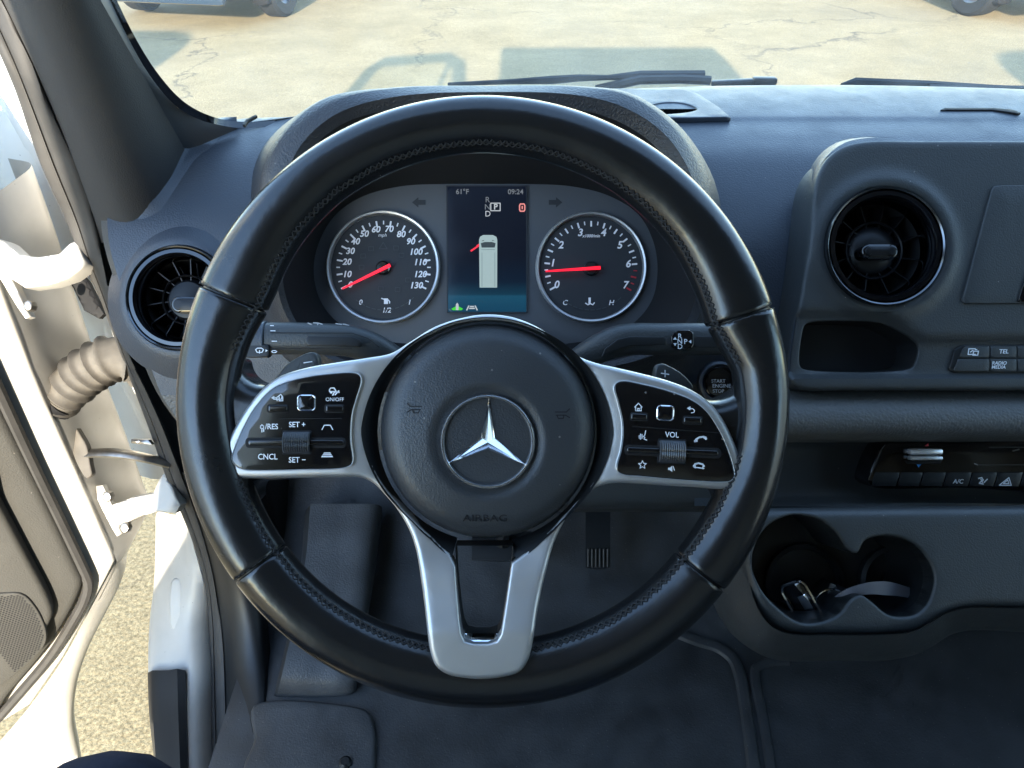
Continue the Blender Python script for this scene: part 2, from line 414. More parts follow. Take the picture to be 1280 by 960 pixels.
# ------------------------------------------------------------------ ground outside
def ground_mat():
    m = bpy.data.materials.new('worn_concrete'); m.use_nodes = True; N = m.node_tree.nodes; L = m.node_tree.links; b = N['Principled BSDF']
    b.inputs['Roughness'].default_value = .9; b.inputs['Specular IOR Level'].default_value = .2
    tc = N.new('ShaderNodeTexCoord')
    def nz(s, d, r=.55):
        n = N.new('ShaderNodeTexNoise'); n.inputs['Scale'].default_value = s; n.inputs['Detail'].default_value = d; n.inputs['Roughness'].default_value = r
        L.new(tc.outputs['Object'], n.inputs['Vector']); return n
    def ramp(f, p0, c0, p1, c1):
        r = N.new('ShaderNodeValToRGB'); e = r.color_ramp.elements; e[0].position = p0; e[0].color = (*c0, 1); e[1].position = p1; e[1].color = (*c1, 1)
        L.new(f, r.inputs[0]); return r.outputs[0]
    def mix(fac, a, c, mode='MIX'):
        x = N.new('ShaderNodeMix'); x.data_type = 'RGBA'; x.blend_type = mode
        if isinstance(fac, float): x.inputs[0].default_value = fac
        else: L.new(fac, x.inputs[0])
        L.new(a, x.inputs[6])
        if isinstance(c, tuple): x.inputs[7].default_value = (*c, 1)
        else: L.new(c, x.inputs[7])
        return x.outputs[2]
    big = ramp(nz(.55, 5).outputs[0], .3, (.285, .232, .140), .7, (.350, .288, .180))
    fine = ramp(nz(2.2, 10, .78).outputs[0], .28, (.80, .80, .79), .72, (1.08, 1.08, 1.06))
    grit = ramp(nz(95, 4, .7).outputs[0], .32, (.48, .46, .43), .68, (1.36, 1.33, 1.28))
    mid = ramp(nz(22, 6, .75).outputs[0], .30, (.84, .83, .82), .70, (1.10, 1.10, 1.08))
    c = mix(1.0, mix(1.0, mix(1.0, big, fine, 'MULTIPLY'), grit, 'MULTIPLY'), mid, 'MULTIPLY')
    stain = ramp(nz(.35, 4, .6).outputs[0], .56, (0, 0, 0), .72, (.55, .55, .55))
    c = mix(stain, c, (.17, .140, .092))
    wob = nz(1.3, 6, .65); va = N.new('ShaderNodeVectorMath'); va.operation = 'MULTIPLY_ADD'; L.new(wob.outputs['Color'], va.inputs[0])
    va.inputs[1].default_value = (1.3, 1.3, 0); L.new(tc.outputs['Object'], va.inputs[2])
    v = N.new('ShaderNodeTexVoronoi'); v.feature = 'DISTANCE_TO_EDGE'; v.inputs['Scale'].default_value = .30; L.new(va.outputs[0], v.inputs['Vector'])
    crack = ramp(v.outputs['Distance'], .001, (1, 1, 1), .006, (0, 0, 0))
    brk = ramp(nz(.5, 3).outputs[0], .42, (0, 0, 0), .58, (1, 1, 1))
    cm = N.new('ShaderNodeMix'); cm.data_type = 'RGBA'; cm.blend_type = 'MULTIPLY'; cm.inputs[0].default_value = 1; L.new(crack, cm.inputs[6]); L.new(brk, cm.inputs[7])
    c = mix(cm.outputs[2], c, (.13, .108, .075))
    L.new(c, b.inputs['Base Color'])
    bu = N.new('ShaderNodeBump'); bu.inputs['Strength'].default_value = .6; bu.inputs['Distance'].default_value = .006
    L.new(nz(70, 5, .7).outputs[0], bu.inputs['Height']); L.new(bu.outputs[0], b.inputs['Normal'])
    return m
ob('ground', ([(-220, -220, 0), (220, -220, 0), (220, 220, 0), (-220, 220, 0)], [(0, 1, 2, 3)]), ground_mat(), kind='structure')

# ------------------------------------------------------------------ the van's own shell
VAN = Frame('van_body', Vector((.42, 0, 0)), Matrix.Identity(3), 'white van seen from its driver seat, pillar trim, sills and windscreen', 'van')
def vp(name, geo, m, **k): return ob(name, geo, m, VAN, world=True, **k)
FLOOR = .62
def Yb(x): return 1.06-.28*(x-.42)**2                                   # foot of the windscreen, in plan
def yz_plate(x, outline, holes=(), thick=.06, r=.01):                    # a wall standing at x, outline in (Y, Z)
    v, f = plate(poly_res(outline, .08), [poly_res(h, .08) for h in holes], 0, r, thick, step=.25)
    return [(x+w, a, b) for a, b, w in v], f
# roof, sides and rear that shut out the sun
vp('roof', box((.42, -1.95, 2.34), (2.02, 4.5, .10), .03), MT['white'])
vp('headliner', box((.42, -1.95, 2.27), (1.90, 4.4, .02), .005), MT['liner'])
vp('partition', box((.42, -.98, 1.40), (1.90, .05, 1.76), .01), MT['liner'])
vp('rear_wall', box((.42, -4.12, 1.35), (1.98, .06, 1.9), .01), MT['white'])
for x, nm in ((-.60, 'side_wall'), (1.40, 'side_wall')):
    if x < 0: vp(nm, loft([[(xo+w, y, z) for xo, z in ((-.66, .35), (-.715, .60), (-.715, .85), (-.705, 1.06), (-.605, 1.22), (-.565, 1.75), (-.54, 2.30))] for w, y in ((.08, -.46), (0, -.46), (0, -4.15), (.08, -4.15))], False), MT['white'])
    else: vp(nm, yz_plate(x+.06, [(.95, .35), (.95, 1.40), (.42, 2.05), (.28, 2.30), (-4.15, 2.30), (-4.15, .35)],
                          [[(.80, 1.16), (.80, 1.36), (.34, 2.02), (-.62, 2.06), (-.62, 1.16)]], .07), MT['liner'])
vp('side_window', ([(1.42, .81, 1.15), (1.42, .81, 1.37), (1.42, .34, 2.03), (1.42, -.63, 2.07), (1.42, -.63, 1.15)], [(0, 1, 2, 3, 4)]), MT['sglass'])
vp('far_pillar', tube([(1.33, .88, 1.36), (1.28, .60, 1.72), (1.20, .28, 2.24)], [.07, .06, .06], 8), MT['pillar'])
vp('roof_header', box((.42, .26, 2.24), (1.9, .16, .10), .03), MT['liner'])
vp('bonnet', grid([[(x, 1.10+t*.42-.25*abs(x-.42)*t*t, 1.34-.10*t-.22*t*t-.05*(x-.42)**2) for x in np.linspace(-.42, 1.26, 7)] for t in np.linspace(0, 1.2, 6)], 18, 12), MT['white'])
vp('front_end', box((.42, 1.48, .72), (1.68, .16, .74), .06), MT['white'])
vp('firewall', box((.42, 1.19, .95), (1.74, .04, .70), .005), MT['shroud'])
# windscreen: a curved pane from the scuttle to the header, with its black ceramic border
def ws(u, t):
    x = -.40+1.64*u; xx = x+(.42-x)*(-.02-.10*t*(abs(x-.42)/.82))*0
    y0, z0 = Yb(x)+.02, 1.375; y1, z1 = .36-.10*(x-.42)**2, 2.16
    return (x-(x-.42)*.10*t, y0+(y1-y0)*t, z0+(z1-z0)*t+.05*math.sin(math.pi*t))
G = [[ws(u, t) for u in np.linspace(0, 1, 9)] for t in np.linspace(0, 1, 7)]
vp('windscreen', grid(G, 40, 24), MT['glass'], smooth=180)
fl = [P(142, -8, .700), P(168, 45, .725), P(196, 90, .757), P(226, 124, .79), P(258, 143, .83), P(292, 151.5, .862), P(340, 151, .885), P(420, 136, .93)]
fo = [P(134, -8, .698), P(160, 47, .722), P(187, 94, .752), P(217, 130, .785), P(250, 150, .825), P(288, 159, .856), P(340, 158, .88), P(420, 144, .925)]
vp('ceramic_border', grid([[tuple(Vector(p)) for p in fo], [tuple(p) for p in fl]], 40, 2), MT['gloss'])

# A-pillar trim: three faces running up out of the picture
def run(pts, k0=.0, k1=1.3):
    a, b = pts; return [a+(a-b)*k0, a, a*.5+b*.5, b, b+(b-a)*k1]
c0 = [fo[5]+(fo[5]-fo[4])*.25]+[fo[k] for k in (5, 4, 3, 2, 1, 0)]+[fo[0]+(fo[0]-fo[1])*3.0, fo[0]+(fo[0]-fo[1])*7.0]
c1 = run((P(222, 173, .815), P(124, 0, .672)), .10)
c2 = run((P(181, 251, .765), P(69, 0, .615)), .10); c3 = run((P(120, 290, .812), P(1, 0, .690)), .06)
mid12 = [a*.5+b*.5 for a, b in zip(c1, c2)]
d1 = c1[1]-c1[3]; k1 = [-.12, 0, .18, .36, .56, .78, 1.0, 1.6, 2.3]
c1b = [c1[1]-d1*k for k in k1]
vp('windscreen_reveal', grid([c0, [a*.5+b*.5 for a, b in zip(c0, c1b)], c1b], 36, 8), MT['pillar'])
m23 = [a*.62+b*.38+Vector((0, -.004, .002)) for a, b in zip(c2, c3)]
vp('pillar_trim', grid([[a+Vector((.0015, -.001, .001)) for a in c1], mid12, [a*.12+b*.76+c*.12+Vector((0, .003, -.001)) for a, b, c in zip(c1, c2, c3)], m23, c3], 24, 26), MT['weave'])
pass

# door aperture seal
s_in = [(-60, -140, .66), (3, 0, .688), (40, 74, .71), (67, 144, .735), (101, 218, .775), (121, 283, .808), (131, 330, .83), (141, 375, .85), (155, 428, .885), (178, 478, .93),
        (203, 530, .975), (226, 590, 1.03), (244, 640, 1.09), (262, 700, 1.15), (274, 760, 1.19), (280, 820, 1.19), (282, 880, 1.16), (284, 960, 1.09), (286, 1060, 1.02), (290, 1250, .93)]
s_out = [(-95, -150, .67), (-38, -20, .695), (0, 67, .703), (20, 114, .726), (50, 202, .763), (83, 275, .805), (101, 322, .829), (124, 371, .872), (144, 425, .91), (165, 480, .945),
         (186, 535, .99), (212, 608, 1.05), (236, 664, 1.12), (255, 724, 1.18), (261, 780, 1.21), (262, 862, 1.19), (264, 960, 1.115), (266, 1060, 1.045), (268, 1160, 1.0), (270, 1260, .95)]
Si = [P(*q) for q in s_in]; So = [P(*q) for q in s_out]
def mixp(A, B, t, d=0.0): return [a*(1-t)+b*t+(CAM-(a*(1-t)+b*t)).normalized()*d for a, b in zip(A, B)]
vp('door_seal', grid([mixp(Si, So, -.05, -.02), mixp(Si, So, 0, 0), mixp(Si, So, .06, .005), mixp(Si, So, .35, .0065), mixp(Si, So, .58, .005), mixp(Si, So, .64, .000)], 90, 14), MT['rubber'], smooth=60)
vp('outer_seal_lip', grid([mixp(Si, So, .63, -.003), mixp(Si, So, .67, .0035), mixp(Si, So, .85, .0045), mixp(Si, So, .98, .003), mixp(Si, So, 1.02, -.012)], 90, 12), MT['rubber'], smooth=60)
sh = [p for p in Si[7:18]]
vp('inner_pillar', grid([[p+Vector((-.004, .004, 0)) for p in sh], [Vector((p.x+.03, p.y+.06, p.z)) for p in sh], [Vector((-.40, 1.20, p.z)) for p in sh]], 40, 12), MT['black'])
vp('inner_pillar_top', grid([[p+Vector((-.004, .006, 0)) for p in Si[4:9]], [p+Vector((.03, .03, 0)) for p in Si[4:9]], [p+Vector((.09, .09, 0)) for p in Si[4:9]]], 16, 8), MT['black'])
vp('inner_pillar_foot', box((-.43, 1.03, .80), (.03, .36, .62), .01), MT['black'])
# painted hinge pillar behind the seal, facing back into the sun
zs = np.linspace(.50, 1.60, 9)
hp = [[(-.47, .89, z) for z in zs], [(-.515, .862, z) for z in zs], [(-.56, .862+.02*abs(math.sin(z*9)), z) for z in zs], [(-.60, .885, z) for z in zs], [(-.645, .93, z) for z in zs], [(-.66, 1.05, z) for z in zs]]
vp('hinge_pillar', grid(hp, 40, 16), MT['white'])
zq = np.linspace(.80, 1.42, 6)
vp('fender_return', grid([[(-.585, .880, z) for z in zq], [(-.64, .900+.012*math.sin(z*14), z) for z in zq], [(-.70, .925, z) for z in zq], [(-.77, .95, z) for z in zq], [(-.785, 1.02, z) for z in zq]], 24, 14), MT['white'])
FR = Frame('scratch', P(100, 400, .9)); bpy.data.objects.remove(FR.o)
def camplate(name, pts, D, m, thick=.02, r=.004, parent=VAN, smooth_n=None, holes=(), bulge=None, **k):
    """a part whose face is turned to the driver, at its own distance D along the line of sight"""
    base = P(640, 480, D); fr = Matrix.Translation(base) @ ROT.to_4x4()
    loc = [((a-640)/FPX*D, (480-b)/FPX*D) for a, b in pts]
    loc = cat_rom(loc, smooth_n, True) if smooth_n else poly_res(loc, .01)
    v, f = plate(loc, holes, bulge or 0.0, r, thick)
    return ob(name, ([fr @ Vector(q) for q in v], f), m, parent, world=True, **k)
camplate('fender_edge', [(-60, 60), (-5, 150), (30, 205), (60, 300), (66, 330), (40, 345), (-60, 345)], 1.06, MT['white'], .05, .006)
vp('fender_seal', tube([P(-6, 146, 1.05), P(14, 172, 1.04), P(32, 208, 1.04), P(50, 255, 1.04), P(70, 318, 1.04)], [.010]*5, 8), MT['black'])
camplate('bolt', [(4+7*math.cos(a), 240+7*math.sin(a)) for a in np.linspace(0, 6.283, 10)[:-1]], 1.045, MT['steel'], .01, .003)
camplate('latch_pocket', [(84, 348), (96, 338), (108, 352), (128, 392), (122, 398), (104, 388)], .905, MT['shroud'], .008, .003)
# sill: painted step-up with its black cover
sl = [(197, 640, 1.19), (197, 664, 1.2), (195, 724, 1.215), (189, 780, 1.215), (188, 840, 1.19), (190, 885, 1.155), (198, 960, 1.09), (206, 1080, 1.0)]
sm = [(226, 645, 1.165), (230, 668, 1.18), (231, 724, 1.19), (229, 780, 1.19), (229, 836, 1.175), (230, 885, 1.14), (232, 960, 1.08), (236, 1080, .99)]
sr = [(238, 640, 1.15), (244, 664, 1.165), (260, 724, 1.195), (268, 780, 1.225), (268, 840, 1.2), (269, 885, 1.18), (270, 960, 1.12), (272, 1080, 1.03)]
A, B, C = [P(*q) for q in sl], [P(*q) for q in sm], [P(*q) for q in sr]
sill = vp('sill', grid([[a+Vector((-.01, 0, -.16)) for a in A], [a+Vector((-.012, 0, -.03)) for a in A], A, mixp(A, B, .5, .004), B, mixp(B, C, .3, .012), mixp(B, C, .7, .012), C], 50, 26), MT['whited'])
camplate('sill_bead', [(213, 728), (217, 723), (224, 723), (227, 728), (226, 783), (222, 788), (215, 788), (212, 783)], 1.193, MT['whited'], .006, .004, smooth_n=40)
rows = [[a+(CAM-a).normalized()*.012+Vector((-.004, 0, 0)) for a in A[4:]], [a+(CAM-a).normalized()*.016 for a in mixp(A[4:], B[4:], .5)], [a+(CAM-a).normalized()*.012 for a in B[4:]]]
rows = [[rows[0][0]+Vector((0, .002, -.03))]*0 + [q+Vector((-.004, 0, -.14)) for q in rows[0]]]+rows+[[q+Vector((.002, 0, -.02)) for q in rows[2]]]
vp('sill_cover', grid(rows, 30, 16), MT['black'])
# kick panel and floor
kr = [(262, 600, 1.06), (292, 640, 1.12), (318, 700, 1.17), (329, 760, 1.18), (334, 820, 1.165), (335, 880, 1.117), (328, 930, 1.075), (318, 990, 1.03), (312, 1060, .99), (310, 1250, .9)]
kl = [s_in[i] for i in (11, 12, 13, 14, 15, 16, 17, 17, 18, 19)]
A, B = [P(*q) for q in kl], [P(*q) for q in kr]
vp('kick_panel', grid([mixp(A, B, -.1), A, mixp(A, B, .3, .02), mixp(A, B, .62, .022), mixp(A, B, .9, .008), [b+Vector((0, 0, -.03)) for b in B]], 40, 18), MT['black'])
fx = np.linspace(-.44, 1.36, 8)
prof = [(-.95, FLOOR), (-.3, FLOOR), (.2, FLOOR), (.55, FLOOR), (.74, FLOOR+.004), (.86, FLOOR+.05), (1.0, FLOOR+.17), (1.12, FLOOR+.36), (1.16, FLOOR+.55)]
flo = ob('floor', grid([[(x, y, z) for x in fx] for y, z in prof], 60, 60), MT['mat_'], kind='structure')
# raised seam between the two mats, and the mat edges
def Fz(px, py, h=0.0): return PZ(px, py, FLOOR+h)
seam = [Fz(838, 788), Fz(868, 800), Fz(898, 810), Fz(916, 824), Fz(925, 845), Fz(932, 885), Fz(941, 950), Fz(950, 1040), Fz(960, 1200)]
ob('mat_edge', tube(cat_rom(seam, 60), [.010]*60, 8, flat=.7, up=(0, 0, 1)), MT['mat_'], flo)
seam2 = [Fz(985, 826), Fz(962, 828), Fz(946, 834), Fz(944, 850), Fz(952, 890), Fz(962, 950), Fz(973, 1040), Fz(984, 1200)]
ob('mat_edge', tube(cat_rom(seam2, 60), [.008]*60, 8, flat=.7, up=(0, 0, 1)), MT['mat_'], flo)
pan = [(Fz(a, b).x, Fz(a, b).y) for a, b in ((318, 885), (440, 885), (462, 893), (470, 915), (470, 960), (472, 1080), (300, 1080), (306, 960), (318, 930))]
v, f = plate(cat_rom(pan, 90, True), (), 0, .006, .008, step=.03)
ob('access_cover', ([(a, b, FLOOR+.010+c) for a, b, c in v], f), MT['mat_'], flo)
ob('cover_stud', lathe([(.009, FLOOR+.0102), (.009, FLOOR+.014), (.006, FLOOR+.017), (.0, FLOOR+.017)], 12, (Fz(433, 958).x, Fz(433, 958).y)), MT['black'], flo)
# foot rest ramp at the left of the footwell
W = [[P(388, 630, 1.24), P(425, 630, 1.25), P(467, 630, 1.26), P(475, 632, 1.275), P(478, 640, 1.33)],
     [P(382, 700, 1.20), P(420, 700, 1.21), P(458, 700, 1.22), P(466, 702, 1.235), P(470, 706, 1.29)],
     [P(367, 780, 1.15), P(405, 780, 1.16), P(446, 780, 1.17), P(454, 782, 1.18), P(458, 785, 1.23)],
     [P(351, 850, 1.11), P(395, 852, 1.115), P(436, 852, 1.12), P(444, 853, 1.13), P(446, 855, 1.15)],
     [P(346, 872, 1.14), P(390, 876, 1.145), P(432, 876, 1.15), P(442, 874, 1.15), P(446, 870, 1.155)]]
FO = Frame('foot_rest', Fz(400, 850), Matrix.Identity(3), 'dark vinyl foot rest ramp at the left of the footwell', 'foot rest')
ob('ramp', grid([[p+(CAM-p).normalized()*.012 for p in r] for r in W], 20, 24), MT['ramp'], FO, world=True)
ob('ramp_side', grid([[r[0]+Vector((-.03, .0, -.10)), r[0]+Vector((-.012, 0, -.02)), r[0]+(CAM-r[0]).normalized()*.012] for r in W], 6, 24), MT['carpet'], FO, world=True)

# ------------------------------------------------------------------ dashboard
DASH = Frame('dashboard', Vector((.42, .95, 1.0)), Matrix.Identity(3), 'dark grey moulded dashboard below the windscreen', 'dashboard')
def dp(name, geo, m, **k): return ob(name, geo, m, DASH, world=True, **k)
def dprof(x, k):
    P_ = [(Yb(x)+.03, 1.392), (Yb(x)-.02, 1.4125), (.905, 1.4125), (.895, 1.4105), (.85, 1.405), (.80, 1.393), (.711, 1.343), (.66, 1.28), (.62, 1.20), (.61, 1.155), (.625, 1.112), (.68, 1.095), (.95, 1.10)]
    y, z = P_[k]
    if x < -.2 and k <= 5:
        t = min(1, (-.2-x)/.2); yy = min(y, Yb(x)+.03-.012*k); y = y*(1-t)+yy*t; z = z-.004*t
    return y, z
def dash_left(k): return [-.42, -.43, -.44, -.445, -.45, -.455, -.437, -.412, -.388, -.37, -.36, -.36, -.36][k]
rows = []
for k in range(13):
    xl = dash_left(k); xs = [xl, xl+.04, xl+.10, -.22, -.08, .08, .22, .36, .55, .8, 1.34]
    rows.append([(x, *dprof(x, k)) for x in xs])
def proj(p):
    q = Vector(p)-CAM; dep = q.y*CP-q.z*SP; return 640+FPX*q.x/dep, 480-FPX*(q.y*SP+q.z*CP)/dep
def cut(geo, cx, cy, r):
    v, f = geo; pp = [proj(q) for q in v]
    return v, [q for q in f if math.hypot(sum(pp[i][0] for i in q)/len(q)-cx, sum(pp[i][1] for i in q)/len(q)-cy) > r]
dp('upper_pad', cut(grid(rows[:9], 150, 100), 223, 372, 70), MT['dash'])
dp('knee_panel', grid([rows[8], rows[9], rows[10], rows[11], rows[12]], 60, 24), MT['grey'])
# rolled shoulder where the pad meets the pillar foot
from mathutils.bvhtree import BVHTree
_pad = grid(rows[:9], 150, 100); _bvh = BVHTree.FromPolygons([Vector(q) for q in _pad[0]], _pad[1])
def padD(px, py, dflt=.80):
    d = ray(px, py); h = _bvh.ray_cast(CAM, d.normalized())
    return h[3]/d.length if h[0] is not None else dflt
jc = cat_rom([(296, 151), (270, 153), (245, 163), (222, 181), (203, 206), (184, 236), (165, 258), (150, 268), (140, 274)], 30)
jt = np.gradient(jc, axis=0); jn = np.stack([-jt[:, 1], jt[:, 0]], 1); jn /= np.linalg.norm(jn, axis=1)[:, None]
if jn[10][0] < 0: jn = -jn
base_D = np.array([min(padD(a+m*14, b+n_*14), .90) for (a, b), (m, n_) in zip(jc, jn)]); base_D = np.convolve(np.pad(base_D, 3, 'edge'), np.ones(7)/7, 'valid')
sh_rows = []
for off, dd, own in ((-5, .022, 0), (-2, -.002, 0), (0, -.010, 0), (5, -.0125, 0), (12, -.009, 0), (24, -.0025, 1), (40, .004, 1)):
    sh_rows.append([P(a+m*off, b+n_*off, (padD(a+m*off, b+n_*off, D) if own else D)+dd*tp+.006*(1-tp)) for (a, b), (m, n_), D, tp in zip(jc, jn, base_D, np.clip(np.minimum(np.arange(30), 29-np.arange(30))/7.0, 0, 1))])
dp('pad_shoulder', grid(sh_rows, 40, 18), MT['dash'])
# rolled edge at the pad's left end
dp('end_cap', grid([[(x+.004, y+.002, z) for (x, y, z) in [r[0] for r in rows[3:12]]], [(x-.012, y+.010, z) for (x, y, z) in [r[0] for r in rows[3:12]]], [(x-.012, y+.16, z-.01) for (x, y, z) in [r[0] for r in rows[3:12]]]], 30, 8), MT['dashd'])
# instrument hood
loops_px = [
 [(392,335,.752),(400,300,.752),(418,270,.752),(450,247,.752),(500,233,.752),(560,230,.752),(608,230,.752),(655,230,.752),(715,233,.752),(762,245,.752),(798,268,.752),(816,300,.752),(822,335,.752),(815,375,.752),(790,405,.752),(740,425,.752),(608,432,.752),(475,425,.752),(425,405,.752),(400,375,.752)],
 [(352,335,.672),(354,295,.668),(364,240,.662),(387,190,.66),(430,154,.66),(500,136,.66),(608,132,.66),(715,136,.66),(773,152,.66),(820,184,.66),(850,230,.662),(866,285,.668),(872,335,.672),(866,385,.69),(843,420,.70),(778,448,.71),(608,462,.715),(440,453,.71),(387,423,.70),(362,385,.69)],
 [(344,337,.668),(344,292,.660),(352,230,.654),(377,180,.652),(424,145,.652),(498,127,.652),(608,123,.652),(718,127,.652),(779,144,.652),(829,177,.652),(861,226,.654),(876,284,.660),(881,336,.668),(874,388,.688),(850,425,.698),(782,454,.708),(608,468,.713),(436,459,.708),(381,428,.698),(355,388,.688)],
 [(335,340,.676),(329,292,.668),(330,217,.660),(356,166,.658),(408,126,.658),(492,112.5,.658),(608,110.5,.658),(723,111.5,.658),(785,121,.658),(842,163,.658),(878,227,.662),(888,285,.670),(892,340,.70),(886,393,.71),(860,433,.72),(788,464,.73),(608,480,.735),(427,468,.73),(368,438,.72),(343,395,.71)],
 [(329,343,.72),(324,292,.70),(326,214,.70),(353,163,.70),(407,123.5,.70),(491,109.8,.70),(608,107.2,.70),(725,108,.70),(790,117.5,.70),(852,160,.70),(892,225,.70),(903,288,.745),(900,343,.75),(892,397,.755),(865,440,.76),(790,472,.77),(608,488,.77),(423,475,.77),(360,444,.76),(333,398,.755)],
 [(318,346,.80),(312,292,.82),(316,208,.85),(347,162,.90),(406,128,.97),(490,117,1.0),(608,116,1.0),(725,116,1.0),(800,126,.97),(880,172,.90),(930,232,.86),(930,292,.82),(920,346,.81),(905,402,.81),(875,448,.81),(795,480,.81),(608,500,.81),(418,482,.81),(350,452,.81),(320,403,.81)]]
LP = [cat_rom([P(*q) for q in l], 140, True) for l in loops_px]
dp('hood_shroud', loft([LP[0], LP[0]*.5+LP[1]*.5, LP[1]]), MT['shroud'])
cols = [cat_rom([LP[i][k] for i in range(1, 6)], 26) for k in range(140)]
dp('instrument_hood', loft([[cols[k][j] for k in range(140)] for j in range(26)]), MT['hood'])
# defroster outlet panel and seams on the dash top
DT = Frame('scratch', Vector((0, 0, 1.4125)), Matrix.Identity(3)); bpy.data.objects.remove(DT.o)
def topplate(name, pts, h, m, thick=.004, r=.0015, n=None, holes=(), parent=DASH, Z0=1.4132):
    l = [(q.x, q.y) for q in (PZ(a, b, Z0) for a, b in pts)]
    l = cat_rom(l, n, True) if n else poly_res(l, .006)
    hs = [cat_rom([(q.x, q.y) for q in (PZ(a, b, Z0) for a, b in h_)], 40, True) for h_ in holes]
    v, f = plate(l, hs, 0, r, thick)
    return ob(name, ([(a, b, Z0+h+c) for a, b, c in v], f), m, parent, world=True)
slot = [(812, 136), (826, 131.5), (848, 131.2), (862, 134), (871, 139), (862, 142.5), (840, 145), (826, 145)]
topplate('defroster_panel', [(740, 113), (856, 113.5), (872, 120), (896, 135), (913, 149), (860, 150), (780, 150)], .003, MT['dash'], holes=[slot])
topplate('defroster_slot_shade', [(808, 134), (826, 130.5), (850, 130.2), (866, 134), (875, 139), (864, 144), (838, 147), (822, 147)], .001, MT['void'], n=40)  # flat black plate, the shade inside the opening put in as colour
topplate('tray_line', [(1175, 139.5), (1180, 137.3), (1240, 137.3), (1264, 139), (1275, 143), (1272, 144), (1240, 139.6), (1184, 139.6)], .0025, MT['shroud'], .003, .0004)
topplate('sensor_line', [(306, 168), (310, 162), (322, 155.5), (324, 156.8), (313, 163), (309, 169)], .012, MT['shroud'], .003, .0004)

# padded roll, recess and lower edge right of the wheel
def band(name, spec, m, x0=868, x1=1420, nv=22):
    return dp(name, grid([[P(x, y, D) for x in np.linspace(x0, x1, 5)] for y, D in spec], 24, nv), m)
band('padded_roll', [(478, .76), (488, .745), (500, .730), (520, .722), (538, .726), (547, .742), (551, .765), (553, .80)], MT['grey'], 942)
band('recess_back', [(545, .80), (560, .812), (600, .806), (622, .800), (632, .790), (637, .80), (640, .84)], MT['dashd'])
band('knee_edge', [(480, .775), (530, .79), (590, .80), (628, .80), (636, .81), (640, .86)], MT['dashd'], 690, 935)

# ------------------------------------------------------------------ centre stack
CS = Frame('centre_control_panel', P(1106, 308, .72), ROT, 'dark centre stack panel with round outlet, cubby and keys right of the wheel', 'control panel')
edge = [(1019, 232), (1025, 213), (1036, 196), (1056, 182), (1084, 175.5), (1150, 175), (1300, 175), (1480, 175), (1480, 330), (1480, 488), (1300, 488), (1060, 488), (1012, 488), (996, 485), (987, 474), (989, 450), (996, 400), (1007, 330), (1014, 270)]
cub = [(1003, 452), (1006, 420), (1010, 406), (1018, 402), (1100, 402), (1112, 405), (1146, 424), (1153, 433), (1150, 452), (1144, 460), (1012, 462), (1005, 459)]
hole = circ(1106, 308, 74, 72)
eo = cat_rom(CS.xy(edge), 260, True); cu_l = cat_rom(CS.xy(cub), 110, True); ho = np.array(CS.xy(hole))
sc0 = .72/FPX
def zpan(X, Y):
    yy = 308-Y/sc0; xx = 1106+X/sc0
    d = np.hypot(xx-1106, yy-308)
    z = .004*np.exp(-((d-82)/10.0)**2)
    lip = np.interp(xx, [990, 1105, 1155, 1480], [392, 392, 425, 425])
    z = z-.007/(1+np.exp(-(yy-lip)/2.0))                                   # step down to the key row
    z = z+.0095/(1+np.exp(-(yy-470)/1.3))                                   # ledge along the bottom
    return z
ob('panel', plate(eo, [cu_l, ho], zpan, .0045, .05, step=.0055, rh=.0015), MT['dashd'], CS)
sw = [[CS.px(a, b, w)+Vector((dx, 0, 0)) for a, b in [(1120, 172), (1084, 172), (1053, 178), (1032, 193), (1020, 211), (1014, 232), (1009, 270), (1002, 330), (991, 400), (984, 450), (982, 474)]] for dx, w in ((.003, -.006), (0, -.012), (-.003, -.03), (-.006, -.055))]
ob('side_flank', grid(sw, 40, 10), MT['dash'], CS)
cb = np.array(cu_l); cen = cb.mean(0)
ob('cubby', join(loft([[(x, y, -.010) for x, y in cb], [(cen[0]+(x-cen[0])*.97, cen[1]+(y-cen[1])*.96, -.045) for x, y in cb]]), ([(cen[0]+(x-cen[0])*.97, cen[1]+(y-cen[1])*.96, -.045) for x, y in cb], [tuple(range(len(cb)))])), MT['shroud'], CS)
# screen surround and screen
scr = CS.xy([(1238, 237), (1242, 233), (1252, 232), (1420, 232), (1420, 380), (1205, 380), (1201, 376)])
ob('screen_surround', plate(poly_res(scr, .005), (), .0026, .0013, .004, step=.02), MT['dashd'], CS)
ob('touch_screen', plate(poly_res(CS.xy([(1283, 332), (1420, 332), (1420, 378), (1269, 378)]), .005), (), .0042, .0006, .002, step=.02), MT['gloss'], CS)
# key block
kx = [(1190, 462), (1197, 437), (1207, 431), (1420, 431), (1420, 466), (1196, 466)]
kb = ob('key_block', plate(cat_rom(CS.xy(kx[:]), 10, True)*0+0 if False else poly_res(CS.xy(kx), .004), (), -.0045, .001, .004, step=.02), MT['black'], CS)
def key(pts, m=MT['dashd']): return ob('key', plate(poly_res(CS.xy(pts, -.003), .003), (), -.003, .0007, .003, step=.01), m, CS)
key([(1199, 447), (1204, 436), (1208, 433), (1237, 433), (1237, 447)]); key([(1239, 433), (1271, 433), (1271, 447), (1239, 447)]); key([(1273, 433), (1330, 433), (1330, 447), (1273, 447)])
key([(1193, 462), (1198, 449), (1237, 449), (1237, 464), (1195, 464)]); key([(1239, 449), (1271, 449), (1271, 464), (1239, 464)]); key([(1273, 449), (1330, 449), (1330, 464), (1273, 464)])
def cst(s, x, y, hpx, m=MT['ink'], **k):
    q = CS.px(x, y, -.0028); return text('lettering', CS, s, q.x, q.y, -.0028, hpx*sc0/.70, m, **k)
